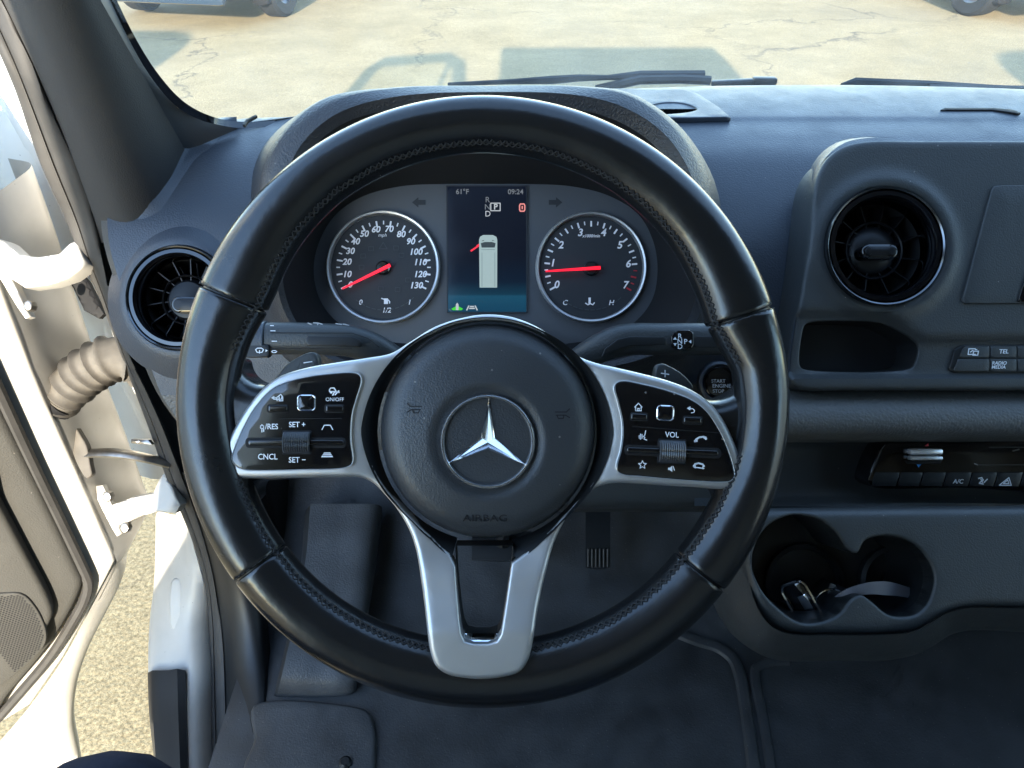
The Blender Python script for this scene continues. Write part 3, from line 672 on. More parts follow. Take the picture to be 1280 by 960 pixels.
cst('TEL', 1254.5, 439.5, 5.2, bold=.00008, shear=.2); cst('RADIO', 1249, 454, 4.2, bold=.00006, shear=.2); cst('MEDIA', 1248, 459, 4.2, bold=.00006, shear=.2)
def csk(lines, wd=1.3, w=-.0028, m=MT['ink'], name='key_icon', par=CS):
    ls = [('fill', CS.xy(l[1], w)) if l[0] == 'fill' else CS.xy(l, w) for l in lines]
    return ob(name, strokes(ls, wd*sc0, w), m, par, smooth=0)
csk([[(1211, 436), (1219, 436)], [(1211, 436), (1210, 443), (1219, 443)], [(1213, 440), (1216, 438)], [(1217, 439), (1223, 439), (1222, 444), (1216, 444), (1217, 439)], [(1219, 437), (1221, 437)]])

# round air outlets
def vent(label, px, py, D, rpx, knob, nf=12, a0=8, look=0.0):
    V = Frame('air_vent', P(px, py, D), ROT, label, 'air vent', 'round turbine air vents'); k = D/FPX
    R = rpx*k
    ob('chrome_ring', lathe([(R*1.0, -.006), (R*1.0, .0015), (R*.985, .0035), (R*.962, .0025), (R*.955, -.004)], 72), MT['silverd'], V)
    ob('bezel', lathe([(R*.956, -.002), (R*.93, .0025), (R*.86, .0028), (R*.825, -.001), (R*.815, -.008)], 72), MT['gloss'], V)
    ob('inner_ring', lathe([(R*.822, -.006), (R*.81, -.003), (R*.795, -.005), (R*.79, -.02)], 72), MT['silverd'], V)
    ob('barrel', lathe([(R*.80, -.010), (R*.80, -.045), (R*.3, -.05), (0, -.05)], 48), MT['shroud'], V)
    for i in range(nf):
        a = math.radians(a0+360*i/nf); c, s = math.cos(a), math.sin(a); t = .22
        pts = []
        for rr, zz in ((.30, -.024), (.52, -.022), (.79, -.020)):
            b = a+t*(rr-.3)*.6; pts.append([(R*rr*math.cos(b)-.0006*s, R*rr*math.sin(b)+.0006*c, zz), (R*rr*math.cos(b+.10)-.0006*s, R*rr*math.sin(b+.10)+.0006*c, zz-.022)])
        v = [q for p in pts for q in p]+[(x+.0010*s, y-.0010*c, z) for p in pts for x, y, z in p]
        f = [(0, 1, 3, 2), (2, 3, 5, 4), (7, 6, 8, 9), (9, 8, 10, 11), (0, 2, 8, 6), (2, 4, 10, 8), (4, 5, 11, 10), (1, 0, 6, 7)]
        ob('fin', (v, f), MT['fin'], V, smooth=30)
    ob('fin_ring', lathe([(R*.50, -.030), (R*.50, -.0205), (R*.48, -.0195), (R*.465, -.0205), (R*.465, -.030)], 48), MT['fin'], V)
    ob('hub', lathe([(R*.44, -.026), (R*.36, -.021), (R*.2, -.019), (0, -.018)], 40), MT['fin'], V)
    kx, ky, kw, kh = knob; ko = rrect((kx-px)*k, -(ky-py)*k, kw*k, kh*k, min(kw, kh)*k*.48, 8)
    ob('knob', plate(ko, (), -.004, .0022, .02, step=.003), MT['gloss'], V)
    ko = rrect((kx-px)*k, -(ky-py)*k, (kw-7)*k, (kh-6)*k, (kh-6)*k*.48, 8)
    ob('knob_grip', plate(ko, (), -.0030, .0012, .004, step=.003), MT['fin'], V)
    return V
vent('round black air vent with chrome ring in the centre panel', 1106, 308, .712, 74, (1103, 313, 46, 18), 12, 14)
vent('round black air vent at the left end of the dashboard', 223, 372, .765, 65, (231, 380, 40, 21), 14, 4)
# moulded collar round the left outlet
vx = P(223, 372, .77)
dp('outlet_collar', [(lambda v, f: ([(ROT @ Vector(q))+vx for q in v], f))(*lathe([(.0562, -.005), (.0570, -.001), (.060, -.0008), (.066, -.004), (.076, -.0115), (.088, -.022)], 72))][0], MT['dash'])

# climate strip
CL = Frame('climate_panel', P(1180, 580, .775), ROT, 'gloss black climate control strip with chrome lever below the padded roll', 'climate panel'); k2 = .775/FPX
co = cat_rom(CL.xy([(1107, 554), (1130, 553), (1200, 553), (1420, 553), (1420, 610), (1200, 610), (1096, 610), (1087, 605), (1086, 598), (1096, 570)]), 140, True)
ob('panel', plate(co, (), 0, .002, .03, step=.02), MT['gloss'], CL)
ob('left_edge_trim', tube([CL.px(a, b, .0012) for a, b in ((1106, 555), (1102, 560), (1095, 578), (1086, 599))], .0009, 6), MT['silverd'], CL)
for a, b in ((560.5, 568), (569.5, 575)):
    q0, q1 = CL.px(1136, (a+b)/2, .004), CL.px(1176, (a+b)/2, .004); c = (q0+q1)/2
    ob('lever', box(c, ((q1-q0).length, (b-a)*k2, .010), .0018), MT['lever'], CL)
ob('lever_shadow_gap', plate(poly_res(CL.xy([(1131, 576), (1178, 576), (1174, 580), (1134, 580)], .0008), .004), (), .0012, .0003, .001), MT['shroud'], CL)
def clk(lines, wd=1.3, m=MT['ink'], name='key_icon', w=.0014):
    ls = [('fill', CL.xy(l[1], w)) if l[0] == 'fill' else CL.xy(l, w) for l in lines]
    return ob(name, strokes(ls, wd*k2, w), m, CL, smooth=0)
clk([('fill', [(1155.5, 557.5), (1161, 557.5), (1160.5, 554)])], m=MT['redp']); clk([('fill', [(1145.5, 580.5), (1151.5, 580.5), (1148, 584.5)])], m=MT['bluep'])
xs = [1089, 1121, 1150, 1179, 1211, 1243, 1275, 1310]
for i in range(len(xs)-1):
    a, b = xs[i], xs[i+1]; sk = 5
    pts = [(a+1+(4 if i == 0 else sk), 590.5), (b-1+sk, 590.5), (b-1, 608), (a+1, 608)]
    ob('key', plate(poly_res(CL.xy(pts, .001), .004), (), .0010, .0006, .001, step=.01), MT['black'], CL)
q = CL.px(1197.5, 602, .0014); text('lettering', CL, 'A/C', q.x, q.y, .0014, 5.4*k2/.7, MT['ink'], bold=.00008, shear=.2)
clk([[(1223, 598), (1227, 597), (1229, 600), (1226, 602), (1224, 604), (1229, 605)], [(1230, 603), (1234, 599)], [(1226, 599), (1228, 603)]], 1.5)
clk([[(1249, 606.5), (1264, 606.5), (1261, 597), (1249, 606.5)], [(1254, 604.5), (1261, 604.5), (1259.5, 600), (1254, 604.5)]], 1.2)
clk([('fill', [(1265, 563), (1274, 560.5), (1274.5, 562.5), (1266, 564.5)])], m=MT['boot']); clk([[(1218, 579.5), (1222, 581)]], 1.2, MT['inkd'])
clk([[(1222, 581), (1340, 581)], [(1236, 559), (1340, 559)]], .7, MT['inkg'], 'groove_line')

# ------------------------------------------------------------------ lower console with cup holders
nrm = Vector((0, -.70, .714)).normalized(); xa = Vector((1, 0, 0)); ya = nrm.cross(xa)
RC = Matrix((xa, ya, nrm)).transposed()
CO = Frame('cup_holder_console', P(1070, 720, .665), RC, 'dark moulded lower console with a double cup holder', 'console')
top_l = [(905, 640), (940, 637), (1000, 636), (1280, 634), (1460, 634), (1460, 762), (1280, 762), (1215, 762), (1190, 768), (1169, 780), (1145, 792), (1112, 795.5), (1040, 796), (988, 794), (964, 782), (946, 753), (936, 712), (925, 675)]
cupl = [(941, 701), (950, 670), (968, 652), (992, 644), (1020, 648), (1044, 664), (1060, 686), (1066, 691), (1073, 691), (1082, 676), (1096, 671), (1112, 670), (1134, 675), (1152, 688), (1166, 710), (1169, 728), (1161, 754), (1148, 767), (1135, 771), (1112, 769), (1090, 752), (1077, 744), (1064, 750), (1049, 768), (1026, 778), (1000, 778), (974, 761), (951, 735)]
tl = cat_rom(CO.xy(top_l), 260, True); cl = cat_rom(CO.xy(cupl), 180, True)
ob('top', plate(tl, [cl], 0, .010, .02, step=.012, rh=.003, nr=5), MT['dashd'], CO)
cen = cl.mean(0)
ob('cup_well', join(loft([[(x, y, -.003) for x, y in cl], [(x, y, -.02) for x, y in cl], [(cen[0]+(x-cen[0])*.93, cen[1]+(y-cen[1])*.92+.004, -.075) for x, y in cl]]),
    ([(cen[0]+(x-cen[0])*.93, cen[1]+(y-cen[1])*.92+.004, -.075) for x, y in cl], [tuple(range(len(cl)))])), MT['black'], CO)
cw = CO.px(1110, 725, -.07)
for c_, r_ in ((CO.px(1005, 730, -.07), .040), (CO.px(1118, 728, -.07), .036)):
    ob('cup_well_ring', lathe([(r_, -.074), (r_, -.066), (r_-.004, -.064), (r_-.006, -.072)], 40, (c_.x, c_.y)), MT['black'], CO)
ap0 = [(905, 640, .70), (925, 676, .69), (936, 712, .674), (946, 753, .656), (964, 782, .644), (988, 794, .64), (1040, 796, .639), (1112, 795.5, .639), (1145, 792, .641), (1169, 780, .645), (1190, 768, .65), (1215, 762, .652), (1280, 762, .652), (1460, 762, .652)]
ap1 = [(893, 652, .74), (899, 690, .73), (908, 735, .71), (922, 775, .695), (945, 806, .685), (972, 818, .68), (1040, 820, .678), (1112, 819, .678), (1146, 812, .68), (1168, 800, .684), (1188, 789, .69), (1214, 784, .69), (1280, 784, .69), (1460, 784, .69)]
ap2 = [(880, 655, .80), (884, 700, .79), (892, 752, .77), (915, 792, .74), (943, 814, .72), (972, 825, .71), (1040, 826, .705), (1112, 825, .705), (1148, 817, .707), (1170, 805, .71), (1190, 793, .715), (1215, 788, .715), (1280, 790, .715), (1460, 790, .715)]
ap3 = [(a, b-8, D+.10) for a, b, D in ap2]
top_in = [P(a, b, D) + nrm*-.006 for a, b, D in ap0]
ob('apron', grid([top_in, [a*.8+P(*q)*.2 for a, q in zip(top_in, ap1)], [P(*q) for q in ap1], [P(*q) for q in ap2], [P(*q) for q in ap3]], 90, 26), MT['dashd'], CO, world=True)
vp('console_back', box((.85, .92, .98), (1.05, .05, .36), .01), MT['shroud'])
# ------------------------------------------------------------------ instrument cluster
DC = .75
IC = Frame('instrument_cluster', P(608, 330, DC), ROT, 'instrument cluster with two round dials and a small screen behind the wheel', 'instrument cluster'); kc = DC/FPX
fl = cat_rom(IC.xy([(q[0], q[1]) for q in loops_px[0]]), 160, True)
ob('face', plate(fl*1.03, (), -.002, .002, .01, step=.03), MT['face'], IC)
def ixy(pts, w=0.0): return IC.xy(pts, w)
def iprint(name, lines, wd, m, par, w=.0012):
    ls = [('fill', ixy(l[1], w)) if l[0] == 'fill' else ixy(l, w) for l in lines]
    return ob(name, strokes(ls, wd*kc, w), m, par, smooth=0)
def itext(s, x, y, hpx, m, par, w=.0012, **k):
    q = IC.px(x, y, w); return text('numeral' if s.isdigit() else 'lettering', par, s, q.x, q.y, w, hpx*kc/.70, m, **k)
def dial(name, label, cx, cy, R):
    c = IC.px(cx, cy, 0)
    g = ob(name, lathe([(R*kc*.955, .0004), (0, .0004)], 72, (c.x, c.y)), MT['dial'], IC, label=label, smooth=180)
    ob('rim', lathe([(R*kc*1.02, -.002), (R*kc*1.015, .0045), (R*kc*.995, .0058), (R*kc*.965, .005), (R*kc*.945, .0005)], 80, (c.x, c.y)), MT['silver'], g)
    return g
sp = dial('speed_dial', 'speedometer dial numbered 0 to 130 with red needle', 479.5, 334.5, 69.5)
tq = dial('rev_dial', 'rev counter dial numbered 0 to 7 with red needle', 738.5, 334.5, 68)
def ticks(par, cx, cy, a0, a1, n, r_out, long_every, l_long, l_short, red_from=None):
    W_, Rr = [], []
    for i in range(n+1):
        a = math.radians(a0+(a1-a0)*i/n); big = i % long_every == 0; l = l_long if big else l_short
        p = [(cx+r_out*math.cos(a), cy-r_out*math.sin(a)), (cx+(r_out-l)*math.cos(a), cy-(r_out-l)*math.sin(a))]
        (Rr if red_from is not None and i >= red_from else W_).append((p, big))
    for lst, m in ((W_, MT['inkb']), (Rr, MT['redp'])):
        for big in (True, False):
            ls = [p for p, b_ in lst if b_ == big]
            if ls: o = iprint('tick_marks', ls, 2.1 if big else 1.5, m, par); o['kind'] = 'stuff'
ticks(sp, 479.5, 335, 206, -26, 26, 58.5, 2, 6.0, 3.5)
ticks(tq, 738.5, 334.5, 208.5, -29.5, 28, 57.5, 2, 5.5, 3.5, 25)
for s, x, y in (('0', 437.5, 356), ('10', 433.5, 343), ('20', 433.5, 327.5), ('30', 437.5, 314), ('40', 444, 302), ('50', 455, 292.5), ('60', 469.5, 287), ('70', 486, 286.5), ('80', 501, 293), ('90', 513, 302), ('100', 519.5, 315), ('110', 525, 328), ('120', 525, 343), ('130', 520, 357)):
    itext(s, x, y, 7.6, MT['inkb'], sp, shear=.2, bold=.00022)
for s, x, y in (('0', 695.5, 356), ('1', 690.5, 329), ('2', 701, 306.5), ('3', 725, 291), ('4', 754, 291), ('5', 774.5, 306.5), ('6', 785, 330), ('7', 781.5, 356.5)):
    itext(s, x, y, 9.0, MT['inkb'], tq, shear=.2, bold=.00025)
itext('mph', 478, 294, 4.2, MT['inkb'], sp, shear=.2); itext('x1000/min', 739, 295, 3.6, MT['inkb'], tq, shear=.2, bold=.0001)
for s, x, y in (('0', 450.5, 378), ('1', 511.5, 378), ('1/2', 483, 388)): itext(s, x, y, 6.2, MT['inkb'], sp, shear=.2, bold=.0001)
for s, x, y in (('C', 706, 378.5), ('H', 764, 378.5)): itext(s, x, y, 6.2, MT['inkb'], tq, shear=.2, bold=.0001)
iprint('fuel_pump_icon', [('fill', [(480, 380), (485, 380), (485, 373), (480, 373)]), [(485.5, 375), (487, 377), (487, 379)], [(477, 373), (480, 374)]], 1.3, MT['inkb'], sp)
iprint('coolant_icon', [('fill', [(735.5, 380), (738.5, 380), (738.5, 372), (735.5, 372)]), [(732, 379), (735, 381), (738, 379.5), (741, 381), (743, 378.5)]], 1.3, MT['inkb'], tq)
iprint('warning_icon', [[(474, 311), (484, 311), (479, 303), (474, 311)]], .9, MT['inkg'], sp)
for i, (x, y) in enumerate(((464, 311), (454, 320), (495, 310), (502, 319), (452, 334), (476, 361), (497, 362), (510, 350))):
    iprint('warning_icon', [[(x-3, y-2.5), (x+3, y-2.5), (x+3, y+2.5), (x-3, y+2.5), (x-3, y-2.5)]], .7, MT['inkg'], sp)
o = iprint('gauge_segments', [[(479.5+53*math.cos(math.radians(a)), 334.5-53*math.sin(math.radians(a))), (479.5+53*math.cos(math.radians(a+5)), 334.5-53*math.sin(math.radians(a+5)))] for a in range(230, 311, 8)], 1.2, MT['inkg'], sp)
o = iprint('gauge_segments', [[(738.5+53*math.cos(math.radians(a)), 334.5-53*math.sin(math.radians(a))), (738.5+53*math.cos(math.radians(a+5)), 334.5-53*math.sin(math.radians(a+5)))] for a in range(230, 311, 8)], 1.2, MT['inkg'], tq)
for par, c, tip, tail in ((sp, (479.5, 335.5), (428, 361), (488, 331.5)), (tq, (738.5, 336), (682, 339.2), (750.5, 334.8))):
    cc = IC.px(*c, 0)
    ob('needle_hub', lathe([(9*kc, .0006), (8.6*kc, .0045), (7*kc, .0056), (0, .0058)], 32, (cc.x, cc.y)), MT['silverd' if par is sp else 'black'], par)
    a, b = IC.px(*tip, .0065), IC.px(*tail, .0065); d = (b-a).normalized(); n = Vector((-d.y, d.x, 0))
    v = [a+n*.9*kc, a-n*.9*kc, b-n*2.1*kc, b+n*2.1*kc]; v = v+[q+Vector((0, 0, .0014)) for q in v]
    ob('needle', (v, [(3, 2, 1, 0), (4, 5, 6, 7), (0, 1, 5, 4), (1, 2, 6, 5), (2, 3, 7, 6), (3, 0, 4, 7)]), MT['red'], par, smooth=0)
for sgn, x, nm in ((1, 524, 'turn_signal_arrow'), (-1, 694, 'turn_signal_arrow')):
    p = [(x-9*sgn, 253), (x-1*sgn, 246.5), (x-1*sgn, 250), (x+8*sgn, 250), (x+8*sgn, 256), (x-1*sgn, 256), (x-1*sgn, 259.5)]
    iprint(nm, [('fill', p)], 1, MT['dial'], IC, -.0016); 
# small screen (it gives off its own light)
def screen_mat():
    m = bpy.data.materials.new('cluster_screen'); m.use_nodes = True; N = m.node_tree.nodes; L = m.node_tree.links; b = N['Principled BSDF']
    b.inputs['Base Color'].default_value = (.003, .003, .004, 1); b.inputs['Roughness'].default_value = .3; b.inputs['Specular IOR Level'].default_value = .25
    tc = N.new('ShaderNodeTexCoord'); s = N.new('ShaderNodeSeparateXYZ'); L.new(tc.outputs['Object'], s.inputs[0])
    r = N.new('ShaderNodeValToRGB'); mr = N.new('ShaderNodeMapRange'); lo, hi = IC.px(608, 390, 0).y, IC.px(608, 233, 0).y
    mr.inputs[1].default_value = lo; mr.inputs[2].default_value = hi; L.new(s.outputs[1], mr.inputs[0]); L.new(mr.outputs[0], r.inputs[0])
    e = r.color_ramp.elements; e[0].position = 0; e[0].color = (.003, .022, .045, 1); e[1].position = 1; e[1].color = (.002, .0035, .008, 1)
    for p, c in ((.125, (.004, .030, .055)), (.14, (.0025, .016, .030)), (.24, (.0015, .005, .012)), (.45, (.0015, .0025, .006))):
        x = e.new(p); x.color = (*c, 1)
    L.new(r.outputs[0], b.inputs['Emission Color']); b.inputs['Emission Strength'].default_value = .27
    return m
def em(name, c, s): return mat(name, tuple(x*.05 for x in c), .5, emit=(c, s*.42))
SW, SG, SR, SV, SVD, SGN = em('screen_white', (.8, .85, .9), .16), em('screen_grey', (.6, .65, .7), .07), em('screen_red', (.9, .03, .06), .3), em('screen_van', (.42, .56, .57), .22), em('screen_van_dark', (.05, .07, .08), .2), em('screen_green', (.06, .65, .03), .25)
sm_ = screen_mat()
SCN = ob('display_screen', plate(poly_res(ixy([(559, 233), (657.5, 233), (658, 390), (560, 390)]), .006), (), .0006, .0004, .003, step=.03), sm_, IC, label='small portrait screen showing a white van from above')
ob('display_frame', strokes([ixy([(558.4, 232.4), (658, 232.4), (658.6, 390.5), (559.4, 390.5), (558.4, 232.4)], .001)], 1.4*kc, .001), MT['dial'], SCN, smooth=0)
def stext(s, x, y, h, m, **k): return itext(s, x, y, h, m, SCN, .0012, **k)
stext('61\u00b0F', 578, 239.8, 6.2, SG, bold=.0001); stext('09:24', 644.5, 240, 6.2, SG, bold=.0001)
stext('R', 609.4, 250, 7, SG); stext('N', 609.4, 259, 7, SG); stext('D', 609.8, 267.5, 7, SW)
stext('P', 619.6, 258.8, 6.8, SW, bold=.0002)
iprint('gear_box', [[(613.5, 254), (625.2, 254), (625.2, 263.4), (613.5, 263.4), (613.5, 254)]], 1.2, SW, SCN)
iprint('warning_symbol', [[(650.5, 255), (655, 255), (656, 257), (656, 262), (655, 264), (650.5, 264), (649.5, 262), (649.5, 257), (650.5, 255)], [(652.8, 258), (652.8, 261)]], 1.6, em('screen_pink', (.9, .3, .28), .25), SCN)
iprint('van_picture', [('fill', [(599.5, 359.5), (598.8, 300), (600, 296), (604, 293.8), (616, 293.8), (620.5, 296), (621.6, 300), (621.4, 359.5)])], 1, SV, SCN)
iprint('van_picture_glass', [('fill', [(602, 309.5), (601, 304), (606, 302.5), (615, 302.5), (619.5, 304), (618.5, 309.5)]), ('fill', [(601.5, 301.5), (604.5, 300), (605, 301.2)]), ('fill', [(615, 301), (615.5, 300), (618.5, 301.5)])], 1, SVD, SCN, .0015)
iprint('van_picture_roof', [[(602, 312), (618.6, 312)], [(602.5, 316), (602.5, 358)], [(618.5, 316), (618.5, 358)]], .8, em('screen_van_line', (.25, .36, .38), .2), SCN, .0015)
iprint('open_door_mark', [[(598.5, 307), (589, 313.5)], [(598.5, 306), (596.5, 307.5)]], 2.2, SR, SCN)
iprint('status_icon', [('fill', [(564, 386), (571.5, 382), (579, 386), (577, 387.8), (566, 387.8)])], 1, SGN, SCN); iprint('status_icon', [('fill', [(569.8, 387.6), (569.8, 380.5), (571.5, 378.5), (573.2, 380.5), (573.2, 387.6)])], 1, SW, SCN, .0015)
iprint('status_icon', [[(583.5, 387.5), (586, 382.5)], [(596.5, 387.5), (594, 382.5)], [(587, 385.5), (593, 385.5)], [(588, 383.2), (592, 383.2)]], 1.6, SW, SCN)

# ------------------------------------------------------------------ steering wheel
D0 = .4535
SWH = Frame('steering_wheel', P(604, 502, D0), ROT, 'black leather multifunction steering wheel with silver spokes', 'steering wheel'); kw = D0/FPX
wc = SWH.px(604, 502, 0); RO = 380*kw
HW = np.array([(-10, 32), (0, 32), (7, 33.5), (13, 39), (19, 43), (28, 41), (40, 38), (58, 35.5), (90, 34), (125, 36), (140, 39.5), (152, 43.5), (158, 43.5), (165, 40), (172, 37.5), (180, 36), (195, 37), (210, 37), (216, 37), (235, 37.5), (270, 40), (305, 37.5), (322, 37), (332, 36), (345, 33), (350, 32), (360, 32), (367, 33.5), (373, 39), (379, 43), (390, 41)])
def rim_sec(a, n=28, off=0.0):
    hw = np.interp(a % 360, HW[:, 0], HW[:, 1])*kw; rc = RO-hw; th = .0175
    ca, sa = math.cos(math.radians(a)), math.sin(math.radians(a)); out = []
    for k in range(n):
        t = 2*math.pi*k/n; c, s = math.cos(t), math.sin(t)
        x = (hw+off)*math.copysign(abs(c)**.92, c); z = (th+off)*math.copysign(abs(s)**.95, s)
        if c < 0: z *= 1-.10*abs(c)
        out.append((wc.x+(rc+x)*ca, wc.y+(rc+x)*sa, z))
    return out
SEAMS = [18.2, 157.5, 216, 322, 378.2]
for i in range(4):
    a0, a1 = SEAMS[i], SEAMS[i+1]; n = int((a1-a0)*1.1)
    g = .12; an = [a0+g, a0+g+.12, a0+g+.4]+list(np.linspace(a0+g+1.0, a1-g-1.0, n))+[a1-g-.4, a1-g-.12, a1-g]
    offs = [-.0024, -.0009, -.0002]+[0]*n+[-.0002, -.0009, -.0024]
    ob('leather_wrap', loft([rim_sec(a, 28, o_) for a, o_ in zip(an, offs)]), MT['leather'], SWH, smooth=180)
ob('rim_core', loft([rim_sec(a, 14, -.0022) for a in np.linspace(0, 360, 121)]), MT['black'], SWH, smooth=180)
# baseball stitching along the inside of the rim
rnd = random.Random(4); V, F = [], []
def stitch_pt(a, t, off=.0004):
    hw = np.interp(a % 360, HW[:, 0], HW[:, 1])*kw; rc = RO-hw; th = .0175; c, s = math.cos(t), math.sin(t)
    x = (hw+off)*math.copysign(abs(c)**.92, c); z = (th+off)*math.copysign(abs(s)**.95, s)*(1-.10*abs(c))
    return Vector((wc.x+(rc+x)*math.cos(math.radians(a)), wc.y+(rc+x)*math.sin(math.radians(a)), z))
T0 = math.radians(144)
for k in range(250):
    a = k*360/250
    if 168 < a < 196 or a > 348 or a < 8 or 262 < a < 278: continue
    j = rnd.uniform(-.03, .03)
    for s0, s1 in ((-.11, .11), (.11, -.11)):
        p0, p1 = stitch_pt(a, T0+s0+j), stitch_pt(a+1.25, T0+s1+j); pm = stitch_pt(a+.62, T0+j, .0009)
        v, f = tube([p0, pm, p1], .00042, 5, cap=False); n = len(V); V += v; F += [tuple(i+n for i in q) for q in f]
ob('stitching', (V, F), MT['thread'], SWH, kind='stuff')
ob('stitch_groove', tube([stitch_pt(a, T0, -.0002) for a in np.linspace(0, 360, 181)[:-1]], .0007, 5, closed=True), MT['shroud'], SWH)
for a in SEAMS[:4]:
    V, F = [], []
    for k in range(13):
        t = math.radians(10+k*12); 
        p0, p1 = stitch_pt(a-.35, t, .0002), stitch_pt(a-.35, t+.13, .0002)
        v, f = tube([p0, (p0+p1)/2+Vector((0, 0, .0002)), p1], .0003, 4, cap=False); n = len(V); V += v; F += [tuple(i+n for i in q) for q in f]
    ob('seam_stitching', (V, F), MT['thread'], SWH, kind='stuff')

# leather bridges from rim to spokes
def wpl(name, pts, z, r, thick, m, n=None, par=None, holes=(), step=None, w0=None, rh=None, nr=3, smooth=35, **k):
    w = w0 if w0 is not None else (z if not callable(z) else 0.0)
    l = SWH.xy(pts, w); l = cat_rom(l, n, True) if n else poly_res(l, .002)
    return ob(name, plate(l, holes, z, r, thick, step=step, rh=rh, nr=nr), m, par or SWH, smooth=smooth, **k)
wpl('spoke_cover', [(250, 452), (278, 446), (293, 448), (298, 462), (308, 474), (326, 480), (352, 470), (395, 464), (415, 464), (418, 590), (400, 597), (340, 602), (322, 604), (314, 614), (312, 628), (290, 640), (258, 622), (244, 560), (242, 500)], .004, .014, .02, MT['leather'], 180, step=.005, nr=6, w0=-.002, smooth=180)
wpl('spoke_cover', [(980, 476), (958, 470), (940, 474), (931, 484), (917, 494), (893, 500), (852, 484), (815, 474), (796, 474), (794, 596), (812, 604), (868, 612), (888, 613), (900, 620), (908, 636), (926, 646), (954, 632), (970, 575), (976, 510)], .004, .014, .02, MT['leather'], 180, step=.005, nr=6, w0=-.002, smooth=180)
# silver spoke trim, one casting: both wings, the arch over the hub and the fork below
outer = [(275, 572), (280, 557), (292, 533), (307, 509), (327, 485), (347, 470.5), (379, 460), (418, 453), (458, 447), (487, 441), (510, 427), (543, 407), (577, 396), (607, 391.7), (640, 395), (673, 408), (700, 427), (723, 444), (745, 453), (770, 459), (802, 466.5), (834, 475), (865, 487), (886, 501), (902.5, 519.6), (917, 547), (928, 578), (930, 595), (924, 607), (911, 612), (865, 610), (802, 606), (771, 605), (752, 609), (735, 620), (717, 638), (701, 664), (690, 690), (684, 712), (673, 761), (666, 806), (661, 826), (650, 842), (627, 849), (601, 851.6), (580, 850), (560, 846), (545, 836), (537, 817), (532, 780), (526, 731), (520, 694), (511, 667), (496, 641), (478, 619), (464, 605), (448, 598), (420, 597.5), (379, 598), (319, 599), (290, 597), (278, 588)]
def wy(py): return np.interp(py, [0, 690, 740, 790, 1000], [.010, .010, .014, .0205, .0205])
def to_l(pts):
    out = []
    for a, b in pts: q = SWH.px(a, b, float(wy(b))); out.append((q.x, q.y))
    return out
ytab = [(SWH.px(604, b, float(wy(b))).y, float(wy(b))) for b in range(860, 380, -10)]
HC, HR = (609, 540), 141.0
hubl = SWH.px(*HC, .010); hr = HR*(D0-.010)/FPX
def zbez(X, Y):
    z = np.interp(Y, [q[0] for q in ytab], [q[1] for q in ytab])
    d = np.hypot(X-hubl.x, Y-hubl.y)-hr
    return z-.004*np.clip(1-d/.022, 0, 1)**1.3
slot_px = [(641.5, 684), (639.5, 705), (633, 750), (628, 782), (626, 793), (621, 802), (610, 805.5), (592, 805.5), (581, 802.5), (576.5, 793), (574, 775), (571, 740), (569, 709), (568.5, 684)]
a_r = math.degrees(math.atan2(540-684, 641.5-609)); a_l = math.degrees(math.atan2(540-684, 568.5-609))
def RH(a): return float(np.interp(a, [-90, -77, -62, -50, -38, -20, 0, 25, 60, 90, 120, 155, 180, 200, 218, 230, 242, 257, 270], [164, 164, 150, 144.5, 144.5, 150, 156, 150, 142.5, 141.5, 142.5, 150, 156, 150, 144.5, 144.5, 150, 164, 164]))
arc = [(609+RH(a)*math.cos(math.radians(a)), 540-RH(a)*math.sin(math.radians(a))) for a in np.linspace(a_r+2.2, a_l+360-1.6, 110)]
hole_px = slot_px[1:-1]+arc[::-1]
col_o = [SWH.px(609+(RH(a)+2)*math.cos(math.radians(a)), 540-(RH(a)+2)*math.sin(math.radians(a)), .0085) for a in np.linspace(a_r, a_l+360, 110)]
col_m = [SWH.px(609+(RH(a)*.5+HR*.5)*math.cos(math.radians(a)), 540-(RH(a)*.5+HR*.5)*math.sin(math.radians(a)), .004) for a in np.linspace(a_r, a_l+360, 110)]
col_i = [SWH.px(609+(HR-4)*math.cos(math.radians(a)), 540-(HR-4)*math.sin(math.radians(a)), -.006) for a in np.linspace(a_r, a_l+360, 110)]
hl = poly_res(to_l(hole_px), .002)
pl_l = [(295, 582), (290, 574), (292, 564), (305, 533), (319, 509), (339, 487), (355, 478.5), (386, 470.5), (418, 466.6), (440, 465.5), (449, 468), (452, 475), (446, 497), (441, 515), (439, 533), (439, 553), (441.5, 572), (440, 580), (432, 584.5), (379, 587), (319, 588), (303.5, 586.5)]
pl_r = [(767, 484), (771, 478), (780, 476), (802.5, 480), (834, 488), (865, 500), (882, 513), (898, 536), (909, 559), (917, 584), (918, 594.6), (913, 601), (904.6, 602.5), (865, 601), (802.5, 595.6), (779.6, 593.5), (772, 589.5), (770, 582), (775, 563), (777.5, 542.5), (776.5, 524), (771, 501)]
lo_ = cat_rom(to_l(outer), 420, True)
ob('spoke_trim', plate(lo_, [hl], zbez, .0040, .010, step=.004, rh=.0014, nr=5), MT['silver'], SWH, smooth=50)
se = SWH.px(601, 801, .0145); ob('slot_end', box((se.x, se.y, .0145), (.0200, .0012, .0100), .0004, Matrix.Rotation(math.radians(36), 3, 'X')), MT['chrome'], SWH)
ob('slot_lining', loft([[(x, y, zz) for x, y in poly_res(to_l(slot_px), .003)] for zz in (.006, -.010)]), MT['black'], SWH)
